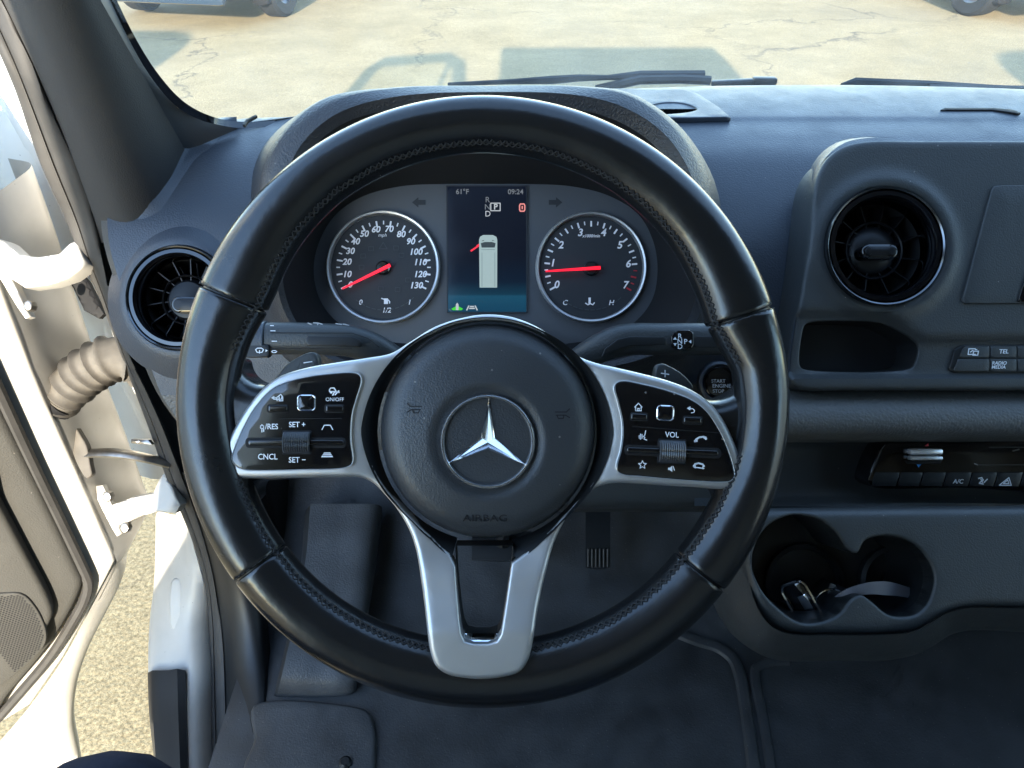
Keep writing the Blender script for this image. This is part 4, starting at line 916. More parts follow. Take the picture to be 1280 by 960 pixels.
# hub shroud and airbag cover
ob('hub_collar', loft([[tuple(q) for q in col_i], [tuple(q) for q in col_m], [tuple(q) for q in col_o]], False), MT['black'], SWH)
eml = SWH.px(610, 551.5, .012); ah = SWH.px(*HC, .012); arr = 137.5*(D0-.012)/FPX; ke = (D0-.012)/FPX
def zair(X, Y):
    d = np.hypot(X-ah.x, Y-ah.y)/arr; e = np.hypot(X-eml.x, Y-eml.y)/ke
    z = .0185-.0075*d**2-.008*np.clip((d-.80)/.20, 0, 1)**2
    s = np.clip((72-e)/14, 0, 1); return z-.0042*(s*s*(3-2*s))
ob('airbag_cover', plate(circ(ah.x, ah.y, arr, 140), (), zair, .004, .012, step=.0032, nr=5), MT['airbag'], SWH, smooth=180)
def zs_(px, py):
    q = SWH.px(px, py, .013); return float(zair(np.array([q.x]), np.array([q.y]))[0])
def wtext(nm, s, x, y, hpx, m, w, par=None, **k):
    q = SWH.px(x, y, w); return text(nm, par or SWH, s, q.x, q.y, w, hpx*(D0-w)/FPX/.70, m, **k)
def wicon(nm, lines, wd, m, w, par=None, h=.00012):
    ls = [('fill', SWH.xy(l[1], w)) if l[0] == 'fill' else SWH.xy(l, w) for l in lines]
    return ob(nm, strokes(ls, wd*(D0-w)/FPX, w, h), m, par or SWH, smooth=0)
wtext('embossed_lettering', 'AIRBAG', 606.5, 648, 8.6, MT['shroud'], zs_(606, 648)+.0003, extr=.0004, sx=1.32, bold=-.00005)
for x, y, s in ((518, 510, 1), (703, 517, -1)):
    wicon('horn_mark', [[(x-9*s, y-6), (x-5*s, y-2), (x+10*s, y-2), (x+10*s, y+2), (x-4*s, y+2), (x-9*s, y+5)], [(x-2*s, y+2), (x-1*s, y+6), (x+5*s, y+6), (x+7*s, y+2)]], 1.1, MT['shroud'], zs_(x, y)+.0005)
ez = zs_(610, 551.5)
ER = 59*ke
ob('emblem_ring', lathe([(ER, ez-.002), (ER, ez+.0015), (ER*.99, ez+.0024), (ER*.965, ez+.0031), (ER*.935, ez+.0031), (ER*.91, ez+.0022), (ER*.90, ez-.001)], 96, (eml.x, eml.y)), MT['ringm'], SWH)
ob('emblem_disc', lathe([(ER*.93, ez+.0004), (0, ez+.0004)], 64, (eml.x, eml.y)), MT['airbag'], SWH)
V, F = [], []                                                       # the faceted three-pointed star
for k in range(3):
    a = math.radians(90+120*k-1.5); b = a+math.radians(60); c_ = a-math.radians(60)
    tip = (eml.x+ER*.925*math.cos(a), eml.y+ER*.925*math.sin(a), ez+.0012)
    n0 = (eml.x+ER*.165*math.cos(b), eml.y+ER*.165*math.sin(b), ez+.0008); n1 = (eml.x+ER*.165*math.cos(c_), eml.y+ER*.165*math.sin(c_), ez+.0008)
    o_ = (eml.x, eml.y, ez+.0052); n = len(V); V += [o_, n1, tip, n0]; F += [(n, n+1, n+2), (n, n+2, n+3)]
ob('emblem_star', (V, F), MT['chrome'], SWH, smooth=0)

# key pads on the spokes
def pad(pts, label):
    l = cat_rom(to_l(pts), 150, True)
    return ob('button_panel', plate(l, (), .0112, .0011, .004, step=.008), MT['gloss'], SWH, label=label)
PL = pad(pl_l, 'gloss black button panel on the left spoke'); PR = pad(pl_r, 'gloss black button panel on the right spoke')
WP = .0116
edge_l = [SWH.px(a, b, .0106) for a, b in pl_l]; edge_r = [SWH.px(a, b, .0106) for a, b in pl_r]
for e_ in (edge_l, edge_r): ob('panel_bead', tube(cat_rom(e_, 150, True), .0004, 5, closed=True), MT['silver'], SWH)
TL = math.radians(-2.2)
def rbox(nm, par, cx, cy, w, h, zt, hgt, m, r=.0006, rot=0.0, rp=None, step=None):
    k = (D0-zt)/FPX; q = SWH.px(cx, cy, zt)
    return ob(nm, plate(rrect(q.x, q.y, w*k, h*k, (rp or min(w, h)*.3)*k, 5, rot), (), zt, r, hgt, step=step or .01), m, par)
def frame_sq(par, cx, cy, w, h, rot=0.0):
    k = (D0-WP)/FPX; q = SWH.px(cx, cy, WP)
    o = rrect(q.x, q.y, w*k, h*k, 5*k, 6, rot); i = rrect(q.x, q.y, (w-3.6)*k, (h-3.6)*k, 3.6*k, 6, rot)
    fr = ob('touch_pad', plate(i, (), WP-.0001, .0005, .002, step=.004), MT['gloss'], par)
    ob('touch_pad_frame', plate(o, [np.array(i)], WP+.0004, .0005, .002, step=.01), MT['chrome'], par)
def toggles(par, slot, roller, rot):
    cx, cy, w, h = slot
    rbox('rocker_slot', par, cx, cy, w, h, WP, .0006, MT['shroud'], .0002, rot, h*.4)
    rbox('rocker', par, cx, cy, w-6, h*.55, WP+.0014, .003, MT['gloss'], .0009, rot, h*.25)
    rx, ry, rw, rh_ = roller; k = (D0-WP)/FPX; q = SWH.px(rx, ry, WP)
    n = 20; m_ = 24; R_ = rh_*k*.62; V, F = [], []; c, s = math.cos(rot), math.sin(rot)
    for j in range(n+1):
        a = math.radians(38+104*j/n); dip = .0008*math.exp(-((j/n-.5)/.08)**2)
        for i in range(m_+1):
            e = min(i, m_-i); rr = R_+(.00028 if i % 2 else -.00028)*(1 if 2 < j < n-2 else 0)-dip-(.0007 if e == 0 else 0)
            y, z = -rr*math.cos(a)*.98, WP+rr*math.sin(a)-R_*.52; x = rw*k*(i/m_-.5)
            V.append((q.x+x*c-y*s, q.y+x*s+y*c, z))
    for j in range(n):
        for i in range(m_): F.append((j*(m_+1)+i, j*(m_+1)+i+1, (j+1)*(m_+1)+i+1, (j+1)*(m_+1)+i))
    ob('thumb_roller', (V, F), MT['roller'], par, smooth=20)
    rbox('roller_slot', par, rx, ry, rw+3, rh_+2, WP+.0001, .0007, MT['shroud'], .0002, rot, 2)
def small_key(par, cx, cy, w, h, rot=0):
    rbox('key_slot', par, cx, cy, w+3, h+3, WP, .0005, MT['shroud'], .0002, rot, 3)
    rbox('key', par, cx, cy, w, h, WP+.0014, .003, MT['gloss'], .0008, rot, 2.2)
def seg(par, a, b): ob('split_line', strokes([SWH.xy([a, b], WP)], .8*(D0-WP)/FPX, WP-.0002), MT['shroud'], par, smooth=0)
INK = MT['ink']; IW = WP-.0001
frame_sq(PL, 383, 503.6, 23.5, 20.5); frame_sq(PR, 831.7, 516.5, 22, 20, TL)
toggles(PL, (369.5, 553.5, 126, 13), (371.3, 553, 34, 28), 0); toggles(PR, (841, 564.5, 121, 13), (840, 564.5, 33, 29), TL)
small_key(PL, 347, 510.7, 24, 8); small_key(PL, 418, 510.7, 22, 8); small_key(PR, 799, 521, 20, 8, TL); small_key(PR, 866, 525.4, 22, 8, TL)
seg(PL, (349, 523.5), (427, 523)); seg(PR, (791, 533), (898, 541))
def pt(s, x, y, h, par, rot=0, **k): wtext('lettering', s, x, y, h, INK, IW, par, bold=.00006, rot=rot, sx=.92, **k)
wtext('lettering', 'ON/OFF', 418.5, 499.5, 4.7, INK, IW, PL, sx=.95); pt('/RES', 339.5, 533.5, 6.8, PL); pt('SET +', 371.5, 531, 6.6, PL); pt('CNCL', 334.5, 571.2, 7.0, PL); pt('SET \u2212', 371.5, 575.2, 6.8, PL)
pt('VOL', 840, 543.8, 6.8, PR, TL)
def ic(par, lines, wd=1.25): wicon('symbol', lines, wd, INK, IW, par)
ic(PL, [[(342, 499), (352, 499), (352.5, 494.5)], [(349, 496), (349, 501), (353.5, 501), (353.5, 496), (351, 493), (346.5, 496.5)], ('fill', [(339, 497.3), (343, 494.8), (343, 499.8)]), [(342, 497.3), (346, 497.3), (346.5, 501)]], 1.1)
ic(PL, [[(412, 487), (413.5, 485), (417.5, 485), (419, 487), (420, 489.5), (412, 489.5), (412, 487)], [(416, 494), (417.5, 491), (421, 489.5), (424, 490.5)], [(419, 493.5), (423.5, 488.5)], [(413, 491), (415, 491)]], 1.5)
ic(PL, [[(327.5, 531), (325.8, 532.5), (325.8, 535), (327.5, 536), (329.5, 535), (329.5, 532.5), (327.5, 531)], [(327.5, 536), (327.5, 540)], [(329.8, 536.5), (329.8, 539.5)]], 1.2)
ic(PL, [[(402.5, 537), (405.5, 531.5), (413, 531.5), (416, 537)]], 1.2); ic(PL, [('fill', [(401.5, 571.5), (405, 565.5), (413, 565.5), (416.5, 571.5)])]); wicon('symbol_lines', [[(403, 569.3), (415, 569.3)], [(404, 567.3), (414, 567.3)]], .7, MT['gloss'], IW+.0001, PL)
ic(PR, [[(794.5, 508.5), (794.5, 513.5), (801.5, 513.5), (801.5, 508.5)], [(793.3, 509), (798, 504), (802.7, 509)], [(797, 513), (797, 510.5), (799, 510.5), (799, 513)]], 1.2)
ic(PR, [[(862, 510.5), (866, 511), (868, 513), (867.5, 515.5), (864, 516)], ('fill', [(858.5, 510.3), (863, 507.8), (862.7, 513)])], 1.2)
ic(PR, [[(807, 538.5), (806, 544), (804, 545.5), (806, 546.5), (805, 549), (808.5, 550)], [(802.5, 543), (802.5, 548)], [(800.7, 542.5), (800.7, 549)], [(799, 544.5), (799, 548)]], 1.1)
ic(PR, [[(868.8, 551.5), (870, 549.2), (874, 546.7), (879, 546), (882.3, 547)]], 2.2); ic(PR, [[(868.3, 551.5), (871, 551)], [(880.5, 547.2), (882.5, 548.5)]], 2.6)
st = []
for k in range(11):
    a = math.radians(90+36*k); r_ = 5.2 if k % 2 == 0 else 2.3; st.append((803+r_*math.cos(a), 581-r_*math.sin(a)))
ic(PR, [st], 1.1)
ic(PR, [('fill', [(835, 587.5), (835, 584.5), (837, 584.5), (840.5, 582), (840.5, 590), (837, 587.5)]), [(841.5, 583), (843, 588)]], 1.0)
ic(PR, [[(867, 582.5), (869, 580), (873, 579), (878, 580.2), (880, 582.8)]], 2.2); ic(PR, [[(867.5, 584), (880, 585.5)], [(869, 582), (869, 585)], [(878.5, 583), (878.5, 586)]], 1.3)

# shift paddles behind the spokes
def paddle(pts, w, label, sign):
    l = cat_rom(SWH.xy(pts, w), 60, True)
    o = ob('shift_paddle', plate(l, (), w, .0015, .006, step=.006), MT['gloss' if False else 'dashd'], SWH, label=label)
    wicon('paddle_mark', sign, 1.3, MT['ink'], w, o)
paddle([(340, 478), (348, 467), (356, 457), (371, 447), (386, 440.5), (393, 441), (397, 446), (397, 470), (370, 485)], -.012, 'black shift paddle marked minus', [[(380, 453.5), (390, 452)]])
paddle([(820, 480), (819, 462), (822, 456), (829, 454.5), (838, 458), (850, 465), (861, 475), (867, 485), (860, 495), (840, 490)], -.012, 'black shift paddle marked plus', [[(826.5, 466.5), (836, 468)], [(831.3, 463), (831.3, 471)]])
# column shroud behind the hub
cshape = [(520, 470), (560, 440), (610, 432), (660, 440), (700, 470), (715, 540), (700, 610), (660, 640), (610, 650), (560, 640), (520, 610), (508, 540)]
L1 = cat_rom([P(608+(a-608)*.72, 540+(b-540)*.72, .50) for a, b in cshape], 60, True); L2 = cat_rom([P(a, b-14, .60) for a, b in cshape], 60, True); L3 = cat_rom([P(a, b-40, .82) for a, b in cshape], 60, True)
dp('column_shroud', loft([L1, L2, L3]), MT['shroud'])

# ------------------------------------------------------------------ stalks
def stalk(nm, label, cat, path, w, h, D, mirror=False):
    S = Frame(nm, P(*path[-1]), ROT, label, cat)
    pts = cat_rom([S.loc(P(*q)) for q in path], 40); V = []; n = 24; secs = []
    for i, p in enumerate(pts):
        t = np.array(pts[min(i+1, 39)])-np.array(pts[max(i-1, 0)]); t = t/np.linalg.norm(t)
        up = np.array([-t[1], t[0], 0]); up /= np.linalg.norm(up); 
        if up[1] < 0: up = -up
        kk = np.interp(i/39, [0, .05, .6, 1], [.92, 1, 1, .72]); sec = []
        for k in range(n):
            a = 2*math.pi*k/n; c, s = math.cos(a), math.sin(a)
            sec.append(tuple(np.array(p)+up*math.copysign(abs(s)**.75, s)*h*kk+np.array([0, 0, 1])*math.copysign(abs(c)**.8, c)*w*kk))
        secs.append(sec)
    v, f = loft(secs); f = f+[tuple(range(n))[::-1]]
    ob('arm', (v, f), MT['dashd'], S)
    return S
DS = .60; ks = DS/FPX
LS = stalk('wiper_stalk', 'dark wiper and light stalk left of the steering column', 'stalk', [(318, 424, DS), (345, 423, DS), (400, 424, DS), (440, 427, DS+.002), (470, 437, DS+.006), (500, 455, DS+.015), (530, 475, DS+.03)], .013, 20*ks, DS)
def splate(S, nm, pts, D, m, thick=.002, r=.0006, **k):
    z = S.loc(P(640, 480, D)).z
    return ob(nm, plate(poly_res(S.xy(pts, z), .002), (), z, r, thick, step=.004), m, S, **k)
def sprint(S, lines, D, wd, m=MT['ink'], nm='symbol'):
    z = S.loc(P(640, 480, D)).z
    ls = [('fill', S.xy(l[1], z)) if l[0] == 'fill' else S.xy(l, z) for l in lines]
    return ob(nm, strokes(ls, wd*D/FPX, z), m, S, smooth=0)
# turning end cap of the left stalk
c0_ = LS.loc(P(335.5, 424.5, DS)); c1_ = LS.loc(P(296, 424.5, DS)); ax = [tuple(c0_+(c1_-c0_)*t) for t in (0, .02, .5, .92, 1.0)]
V_ = []
for (x, y, z), kq in zip(ax, (.97, 1.0, 1.0, .98, .88)):
    V_.append([(x, y+math.copysign(abs(math.sin(2*math.pi*i/28))**.8, math.sin(2*math.pi*i/28))*22.8*ks*kq, z+math.copysign(abs(math.cos(2*math.pi*i/28))**.8, math.cos(2*math.pi*i/28))*.0148*kq) for i in range(28)])
v, f = loft(V_); ob('end_cap', (v, f+[tuple(range(28))[::-1], tuple(range(112, 140))]), MT['dash'], LS)
splate(LS, 'wash_button', [(300, 431), (334, 431), (336, 434), (336, 446), (302, 447), (299, 444)], DS-.0142, MT['black'])
splate(LS, 'recess', [(382, 420), (440, 421), (452, 426), (450, 434), (436, 432.5), (383, 432)], DS-.0132, MT['black'], .001)
sprint(LS, [[(301, 418.5), (304, 415), (308, 413.5), (314, 413), (317, 414)], [(301, 415), (317, 411)], [(307, 417), (313, 416)]], DS-.0150, 1.1, MT['inkd'])
sprint(LS, [[(319.5, 437), (322, 435.2), (327, 435.2), (329.5, 437), (327.5, 440.5), (321.5, 440.5), (319.5, 437)], [(324.5, 438), (324.5, 441.5)], ('fill', [(332, 436.5), (332, 440), (335, 438.3)])], DS-.0145, 1.1)
sprint(LS, [[(339.5, 439.5), (341, 438.3), (344.5, 438.3), (346, 439.5), (344.5, 440.8), (341, 440.8), (339.5, 439.5)], [(340, 426.5), (346, 426.5)], [(338.5, 413.5), (344, 413.5)], [(338, 407), (342, 407)]], DS-.0140, 1.0)
sprint(LS, [[(385, 403.5), (390, 406)], [(392, 403.5), (398, 403.8), (397, 406)], [(399, 404), (403, 405.5)], [(420, 404.5), (427, 405.5)], [(429, 405), (436, 406.5)]], DS-.0085, 1.2, MT['inkd'])
sprint(LS, [[(338, 416), (440, 416.5), (460, 423), (474, 434)], [(338, 435.5), (440, 436)]], DS-.0137, 1.0, MT['shroud'], 'seam_line')
RS = stalk('shift_stalk', 'dark gear selector stalk marked R N D P right of the steering column', 'stalk', [(930, 424, DS), (890, 424, DS), (830, 424, DS), (780, 425, DS+.002), (750, 435, DS+.006), (722, 452, DS+.015), (690, 475, DS+.03)], .013, 20*ks, DS)
splate(RS, 'recess', [(832, 421), (833, 431), (786, 432.5), (764, 440), (752, 446), (756, 436), (772, 424), (788, 420.5)], DS-.0130, MT['black'], .001)
splate(RS, 'selector_plate', [(843, 415), (848, 412.5), (862, 412.5), (867, 416), (867, 433), (861, 437.5), (847, 437.5), (840, 434), (839, 421)], DS-.0148, MT['gloss'], .003)
splate(RS, 'grip_panel', [(868, 420), (906, 421), (909, 430), (904, 435), (868, 434.5)], DS-.0134, MT['black'], .001)
zt = RS.loc(P(640, 480, DS-.0150)).z
for s, x, y in (('R', 849.8, 420.5), ('N', 849.8, 427), ('D', 850, 433.4), ('P', 857, 427.2)):
    q = RS.px(x, y, zt); text('lettering', RS, s, q.x, q.y, zt, 6.0*ks/.7, MT['ink'], bold=.00004)
sprint(RS, [('fill', [(841.5, 424.5), (846, 424.5), (843.8, 421)]), ('fill', [(841.5, 429), (846, 429), (843.8, 432.5)]), ('fill', [(860.5, 427), (864, 424.8), (864, 429.2)])], DS-.0150, 1)
# start button
SB = Frame('start_button', P(899, 478, .765), ROT, 'round black engine start button beside the right spoke', 'button'); kb_ = .765/FPX
ob('collar', lathe([(27*kb_, -.004), (26*kb_, .003), (23*kb_, .0045), (21.5*kb_, .003), (21*kb_, -.002)], 56), MT['dash'], SB)
ob('bezel_ring', lathe([(21*kb_, -.001), (20.5*kb_, .003), (19*kb_, .0042), (17.8*kb_, .0025), (17.5*kb_, -.002)], 56), MT['silverd'], SB)
ob('cap', lathe([(17.6*kb_, -.001), (17.2*kb_, .0022), (15*kb_, .0028), (0, .0028)], 48), MT['gloss'], SB)
for s, y, h in (('START', 478.5, 4.2), ('ENGINE', 484.5, 4.6), ('STOP', 491, 4.2)):
    q = SB.px(898 if s != 'ENGINE' else 902, y-2, .003); text('lettering', SB, s, q.x, q.y, .003, h*kb_/.7, MT['inkd'], bold=.00006)

# ------------------------------------------------------------------ pedals
def pedal(label, px0, px1, py0, py1, D0_, D1_, ribs, arm):
    F_ = Frame('pedal', P((px0+px1)/2, py1, D1_), Matrix.Identity(3), label, 'pedal', 'foot pedals')
    def sheet(a, b, c, d, off): return [[P(a+(b-a)*u, c+(d-c)*t, D0_+(D1_-D0_)*t-off-.004*math.sin(math.pi*t)) for u in (0, .5, 1)] for t in np.linspace(0, 1, 5)]
    v, f = grid(sheet(px0, px1, py0, py1, 0), 7, 10); v2, f2 = grid(sheet(px0+1, px1-1, py0, py1, -.02), 7, 10)
    ob('pad', join((v, f), (v2, [q[::-1] for q in f2]), grid([[P(px0, py1, D1_), P((px0+px1)/2, py1+2, D1_), P(px1, py1, D1_)], [P(px0+1, py1, D1_+.02), P((px0+px1)/2, py1+1, D1_+.02), P(px1-1, py1, D1_+.02)]], 7, 3),
        grid([[P(px0, y, D0_+(D1_-D0_)*t) for y, t in ((py0, 0), (py1, 1))], [P(px0+1, y, D0_+(D1_-D0_)*t+.02) for y, t in ((py0, 0), (py1, 1))]], 3, 3)), MT['black'], F_, world=True)
    for i in range(ribs):
        x = px0+(px1-px0)*(i+.7)/(ribs+.4)
        ob('rib', tube([P(x, py1-24+t*22, D1_-.001) for t in (0, .5, 1)], .0020, 6), MT['black'], F_, world=True)
    ob('arm', tube([P(*q) for q in arm], [.012]*len(arm), 8), MT['black'], F_, world=True)
pedal('ribbed black accelerator pedal in the right of the footwell', 732, 763, 634, 710, 1.22, 1.20, 6, [(748, 640, 1.24), (752, 600, 1.20), (756, 560, 1.12)])
pedal('wide black brake pedal seen through the lower spoke slot', 590, 664, 664, 700, 1.19, 1.17, 0, [(628, 680, 1.18), (632, 640, 1.15), (640, 590, 1.08)])

# ------------------------------------------------------------------ things lying in the cup holder
def at_cup(x, y, w): return CO.M @ CO.px(x, y, w)
KY = Frame('key_set', at_cup(1015, 755, -.06), RC, 'bunch of keys with a chrome-edged fob lying in the cup holder', 'keys')
q = CO.px(1002, 752, -.045); T = CO.M.inverted() @ KY.M
def kp(name, geo, m): return ob(name, ([KY.I @ (CO.M @ Vector(p)) for p in geo[0]], geo[1]), m, KY)
Rf = Matrix.Rotation(math.radians(-62), 3, 'Z') @ Matrix.Rotation(math.radians(38), 3, 'X')
kp('fob_body', box((q.x, q.y, -.046), (.046, .026, .013), .005, Rf), MT['gloss'])
kp('fob_frame', tube([Vector((q.x, q.y, -.042))+Rf @ Vector((x, y, .004)) for x, y in rrect(0, 0, .044, .025, .007, 5)], .0016, 6, closed=True), MT['chrome'])
kp('fob_key', box((q.x+.001, q.y+.001, -.039), (.016, .010, .004), .0015, Rf), MT['chrome'])
q2 = CO.px(1032, 748, -.045)
kp('key_ring', tube([(q2.x+.013*math.cos(a), q2.y+.011*math.sin(a), -.036+.006*math.sin(a*1)) for a in np.linspace(0, 6.283, 33)[:-1]], .0010, 6, closed=True), MT['chrome'])
for i, (dx, dy, r_) in enumerate(((.006, -.010, .4), (-.004, -.016, 1.2), (.014, -.004, -.3))):
    Rk = Matrix.Rotation(r_, 3, 'Z') @ Matrix.Rotation(.5-.4*i, 3, 'X')
    kp('key', join(box((q2.x+dx, q2.y+dy, -.044), (.020, .012, .003), .001, Rk), box(Vector((q2.x+dx, q2.y+dy, -.044))+Rk @ Vector((.020, 0, 0)), (.024, .006, .002), .0006, Rk)), MT['steel'])
s_c = [CO.px(a, b, w) for a, b, w in ((1030, 762, -.052), (1042, 752, -.030), (1060, 742, -.014), (1085, 736, -.010), (1112, 736, -.016), (1138, 741, -.030))]
cs_ = cat_rom(s_c, 30); wd_ = np.interp(np.linspace(0, 1, 30), [0, .3, .7, 1], [.002, .004, .0065, .005])
ST = Frame('key_strap', at_cup(1080, 745, -.05), RC, 'pale grey key strap looping across the cup holder', 'strap')
V = []; 
for p, w_ in zip(cs_, wd_): V += [(p[0], p[1]+w_, p[2]), (p[0], p[1]-w_, p[2]-.002), (p[0], p[1]-w_, p[2]-.0032), (p[0], p[1]+w_, p[2]-.0012)]
F = [(i*4+a, i*4+(a+1) % 4, (i+1)*4+(a+1) % 4, (i+1)*4+a) for i in range(29) for a in range(4)]
ob('strap_band', ([ST.I @ (CO.M @ Vector(p)) for p in V], F), mat('grey_strap', (.10, .10, .115), .5), ST)

# ------------------------------------------------------------------ open driver's door, standing square to the van
_t = math.radians(68); RD = Matrix(((math.sin(_t), 0, math.cos(_t)), (math.cos(_t), 0, -math.sin(_t)), (0, 1, 0)))   # x = to the hinges, y = up, z = inner face
DR = Frame('driver_door', Vector((-.60, .715, .60)), RD, 'open white driver door with dark inner trim at the left', 'door')
def dpl(name, pts, w, m, thick=.01, r=.003, n=None, step=.04, holes=(), **k):
    l = [(max(a, -1.2), min(max(b, -.10), .85)) for a, b in DR.xy(pts, w)]; l = cat_rom(l, n, True) if n else poly_res(l, .012)
    return ob(name, plate(l, holes, w, r, thick, step=step), m, DR, **k)
shell_px = [(-8, 340), (0, 356), (27, 427), (41, 464), (56, 500), (108, 616), (140, 690), (144, 702), (134, 722), (118, 752), (103, 780), (80, 822), (38, 882), (-20, 950), (-60, 1000), (-560, 1700), (-1000, 1100), (-420, 150), (-40, 290)]
v, f = plate(poly_res([(max(a, -1.25), min(max(b, -.13), .86)) for a, b in DR.xy(shell_px, 0)], .012), (), 0, .006, .14, step=.06)
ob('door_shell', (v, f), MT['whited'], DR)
en = [DR.M @ DR.px(a, b, -.004) for a, b in ((-40, 262), (0, 356), (27, 427), (56, 500), (108, 616), (140, 690), (146, 702), (140, 716), (122, 752))]
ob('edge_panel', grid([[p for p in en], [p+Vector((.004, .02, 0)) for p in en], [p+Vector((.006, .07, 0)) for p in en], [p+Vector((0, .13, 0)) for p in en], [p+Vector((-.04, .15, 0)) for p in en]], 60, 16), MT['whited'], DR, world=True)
def dbox(a, b, w0, w1): return box(((a[0]+b[0])/2, (a[1]+b[1])/2, (w0+w1)/2), (abs(b[0]-a[0]), abs(b[1]-a[1]), abs(w1-w0)), .012)
ob('window_frame', tube([(-.02, .78, -.06), (-.30, 1.46, -.06), (-.46, 1.56, -.06), (-1.06, 1.58, -.06), (-1.12, 1.50, -.06), (-1.12, .76, -.06)], .06, 8), MT['white'], DR)
ob('quarter_bar', tube([(-.36, .78, -.06), (-.40, 1.53, -.06)], .022, 8), MT['black'], DR)
ob('window_pane', ([(-.03, .78, -.06), (-.30, 1.46, -.06), (-.46, 1.56, -.06), (-1.06, 1.58, -.06), (-1.12, 1.50, -.06), (-1.12, .76, -.06)], [(0, 1, 2, 3, 4, 5)]), MT['sglass'], DR)
ra = [(142, 694), (144, 702), (134, 722), (118, 752), (103, 780), (80, 822), (38, 882), (-20, 950), (-60, 1000)]; rb = [(156, 676), (158, 702), (150, 730), (132, 766), (112, 806), (97, 850), (91, 900), (98, 950), (106, 1010)]
A_ = [DR.M @ DR.px(a, b, -.003) for a, b in ra]; B_ = [P(b[0], b[1], (a-CAM).dot(Vector((0, CP, -SP)))+.075) for a, b in zip(A_, rb)]
C_ = [(a+b)/2+(CAM-(a+b)/2).normalized()*.012 for a, b in zip(A_, B_)]
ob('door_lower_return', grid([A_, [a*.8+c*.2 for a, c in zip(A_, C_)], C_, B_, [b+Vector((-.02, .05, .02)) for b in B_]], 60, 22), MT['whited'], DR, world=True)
tube_px = [(-120, 250), (-40, 408), (0, 494), (40, 580), (80, 662), (104, 712), (110, 728), (106, 748), (90, 778), (62, 822), (20, 872), (-40, 940)]
ob('door_rubber', tube(cat_rom([DR.px(a, b, .010) for a, b in tube_px], 80), .008, 8), MT['rubber'], DR)
dpl('trim_panel', [(-400, 250), (-60, 385), (-8, 494), (34, 580), (74, 662), (98, 714), (104, 728), (100, 744), (86, 772), (58, 816), (16, 866), (-40, 934), (-500, 1250), (-700, 700)], .022, MT['trim'], .03, .012, 220)
dpl('map_pocket', [(-500, 560), (-40, 560), (0, 634), (30, 690), (62, 752), (66, 770), (58, 788), (36, 814), (0, 850), (-60, 905), (-500, 1200)], .038, MT['trim'], .02, .008, 200)
# speaker grille: rows of ribs
gl = cat_rom(DR.xy([(-160, 748), (0, 742), (26, 742), (44, 758), (58, 790), (56, 806), (40, 824), (0, 858), (-60, 900), (-160, 950)], .040), 120, True)
ob('speaker_grille', plate(gl, (), .041, .002, .004, step=.04), MT['trim'], DR)
gp = np.array(gl); V, F = [], []; lo, hi = gp.min(0), gp.max(0); y = lo[1]; row = 0
while y < hi[1]:
    x = max(lo[0], DR.px(-12, 800, .041).x)
    pts = np.array([(x+i*.0042+(row % 2)*.0021, y) for i in range(int((hi[0]-x)/.0042))]) if hi[0]-x > .01 else np.zeros((0, 2))
    if len(pts):
        ok = inside(pts, gp) & (dist_poly(pts, gp) > .004)
        for px_, py_ in pts[ok]:
            n = len(V); V += [(px_+.0015*math.cos(a), py_+.0015*math.sin(a), .0414) for a in (0, 1.05, 2.09, 3.14, 4.19, 5.24)]; F.append(tuple(range(n, n+6)))
    y += .0036; row += 1
ob('grille_holes', (V, F), MT['shroud'], DR, smooth=0, kind='stuff')
def wpart(name, geo, m, **k): return ob(name, geo, m, DR, world=True, **k)
# wiring boot from door edge to pillar
bp = cat_rom([P(72, 494, .965), P(86, 484, .958), P(104, 468, .95), P(126, 454, .945), P(148, 446, .945), P(166, 448, .955), P(182, 458, .97)], 140)
br = [.0245+.0070*(1-abs(math.sin(i/140*math.pi*9)))**1.5+(.003 if i < 12 else 0)+.003*i/140 for i in range(140)]
wpart('wiring_boot', tube(bp, br, 24), MT['boot'], smooth=60)
wpart('boot_collar', tube([P(66, 497, .966), P(73, 493, .966)], [.034, .032], 24), MT['shroud'])
# check strap
wpart('check_strap', [(lambda g: g)(tube(cat_rom([P(104, 567, 1.0), P(140, 566, .995), P(175, 571, 1.0), P(212, 580, 1.02)], 12), [.0085]*12, 10, flat=.55, up=(0, 0, 1)))][0], MT['steel'])
camplate('strap_plate', [(85, 536), (92, 533), (101, 545), (108, 558), (112, 580), (114, 594), (108, 598), (100, 588), (90, 565)], .992, MT['boot'], .008, .002, DR, 50)
camplate('strap_stud', [(163, 549), (184, 550), (189, 556), (172, 555), (163, 554)], .985, MT['steel'], .008, .002, DR)
# hinges
def hinge(nm_pts, plate_pts, bolts, D):
    camplate('hinge_arm', nm_pts, D, MT['whited'], .022, .0035, DR)
    camplate('hinge_plate', plate_pts, D+.004, MT['whited'], .010, .0025, DR)
    for a, b in bolts: camplate('hinge_bolt', [(a+6*math.cos(t), b+7*math.sin(t)) for t in np.linspace(0, 6.283, 9)[:-1]], D-.002, MT['steel'], .008, .002, DR)
hinge([(-20, 290), (5, 302), (22, 318), (45, 321), (72, 317), (86, 304), (94, 300), (106, 330), (98, 338), (84, 348), (60, 356), (30, 360), (0, 340), (-20, 325)], [(-20, 305), (0, 318), (10, 340), (22, 366), (36, 396), (30, 398), (18, 380), (0, 350), (-20, 330)], [(34, 382)], .815)
hinge([(138, 632), (165, 622), (190, 617), (198, 600), (206, 588), (214, 606), (224, 632), (218, 642), (196, 640), (172, 646), (150, 658), (143, 652)], [(119, 608), (127, 607), (136, 625), (146, 650), (150, 668), (145, 671), (132, 648), (121, 625)], [(133, 621), (155, 660)], 1.04)

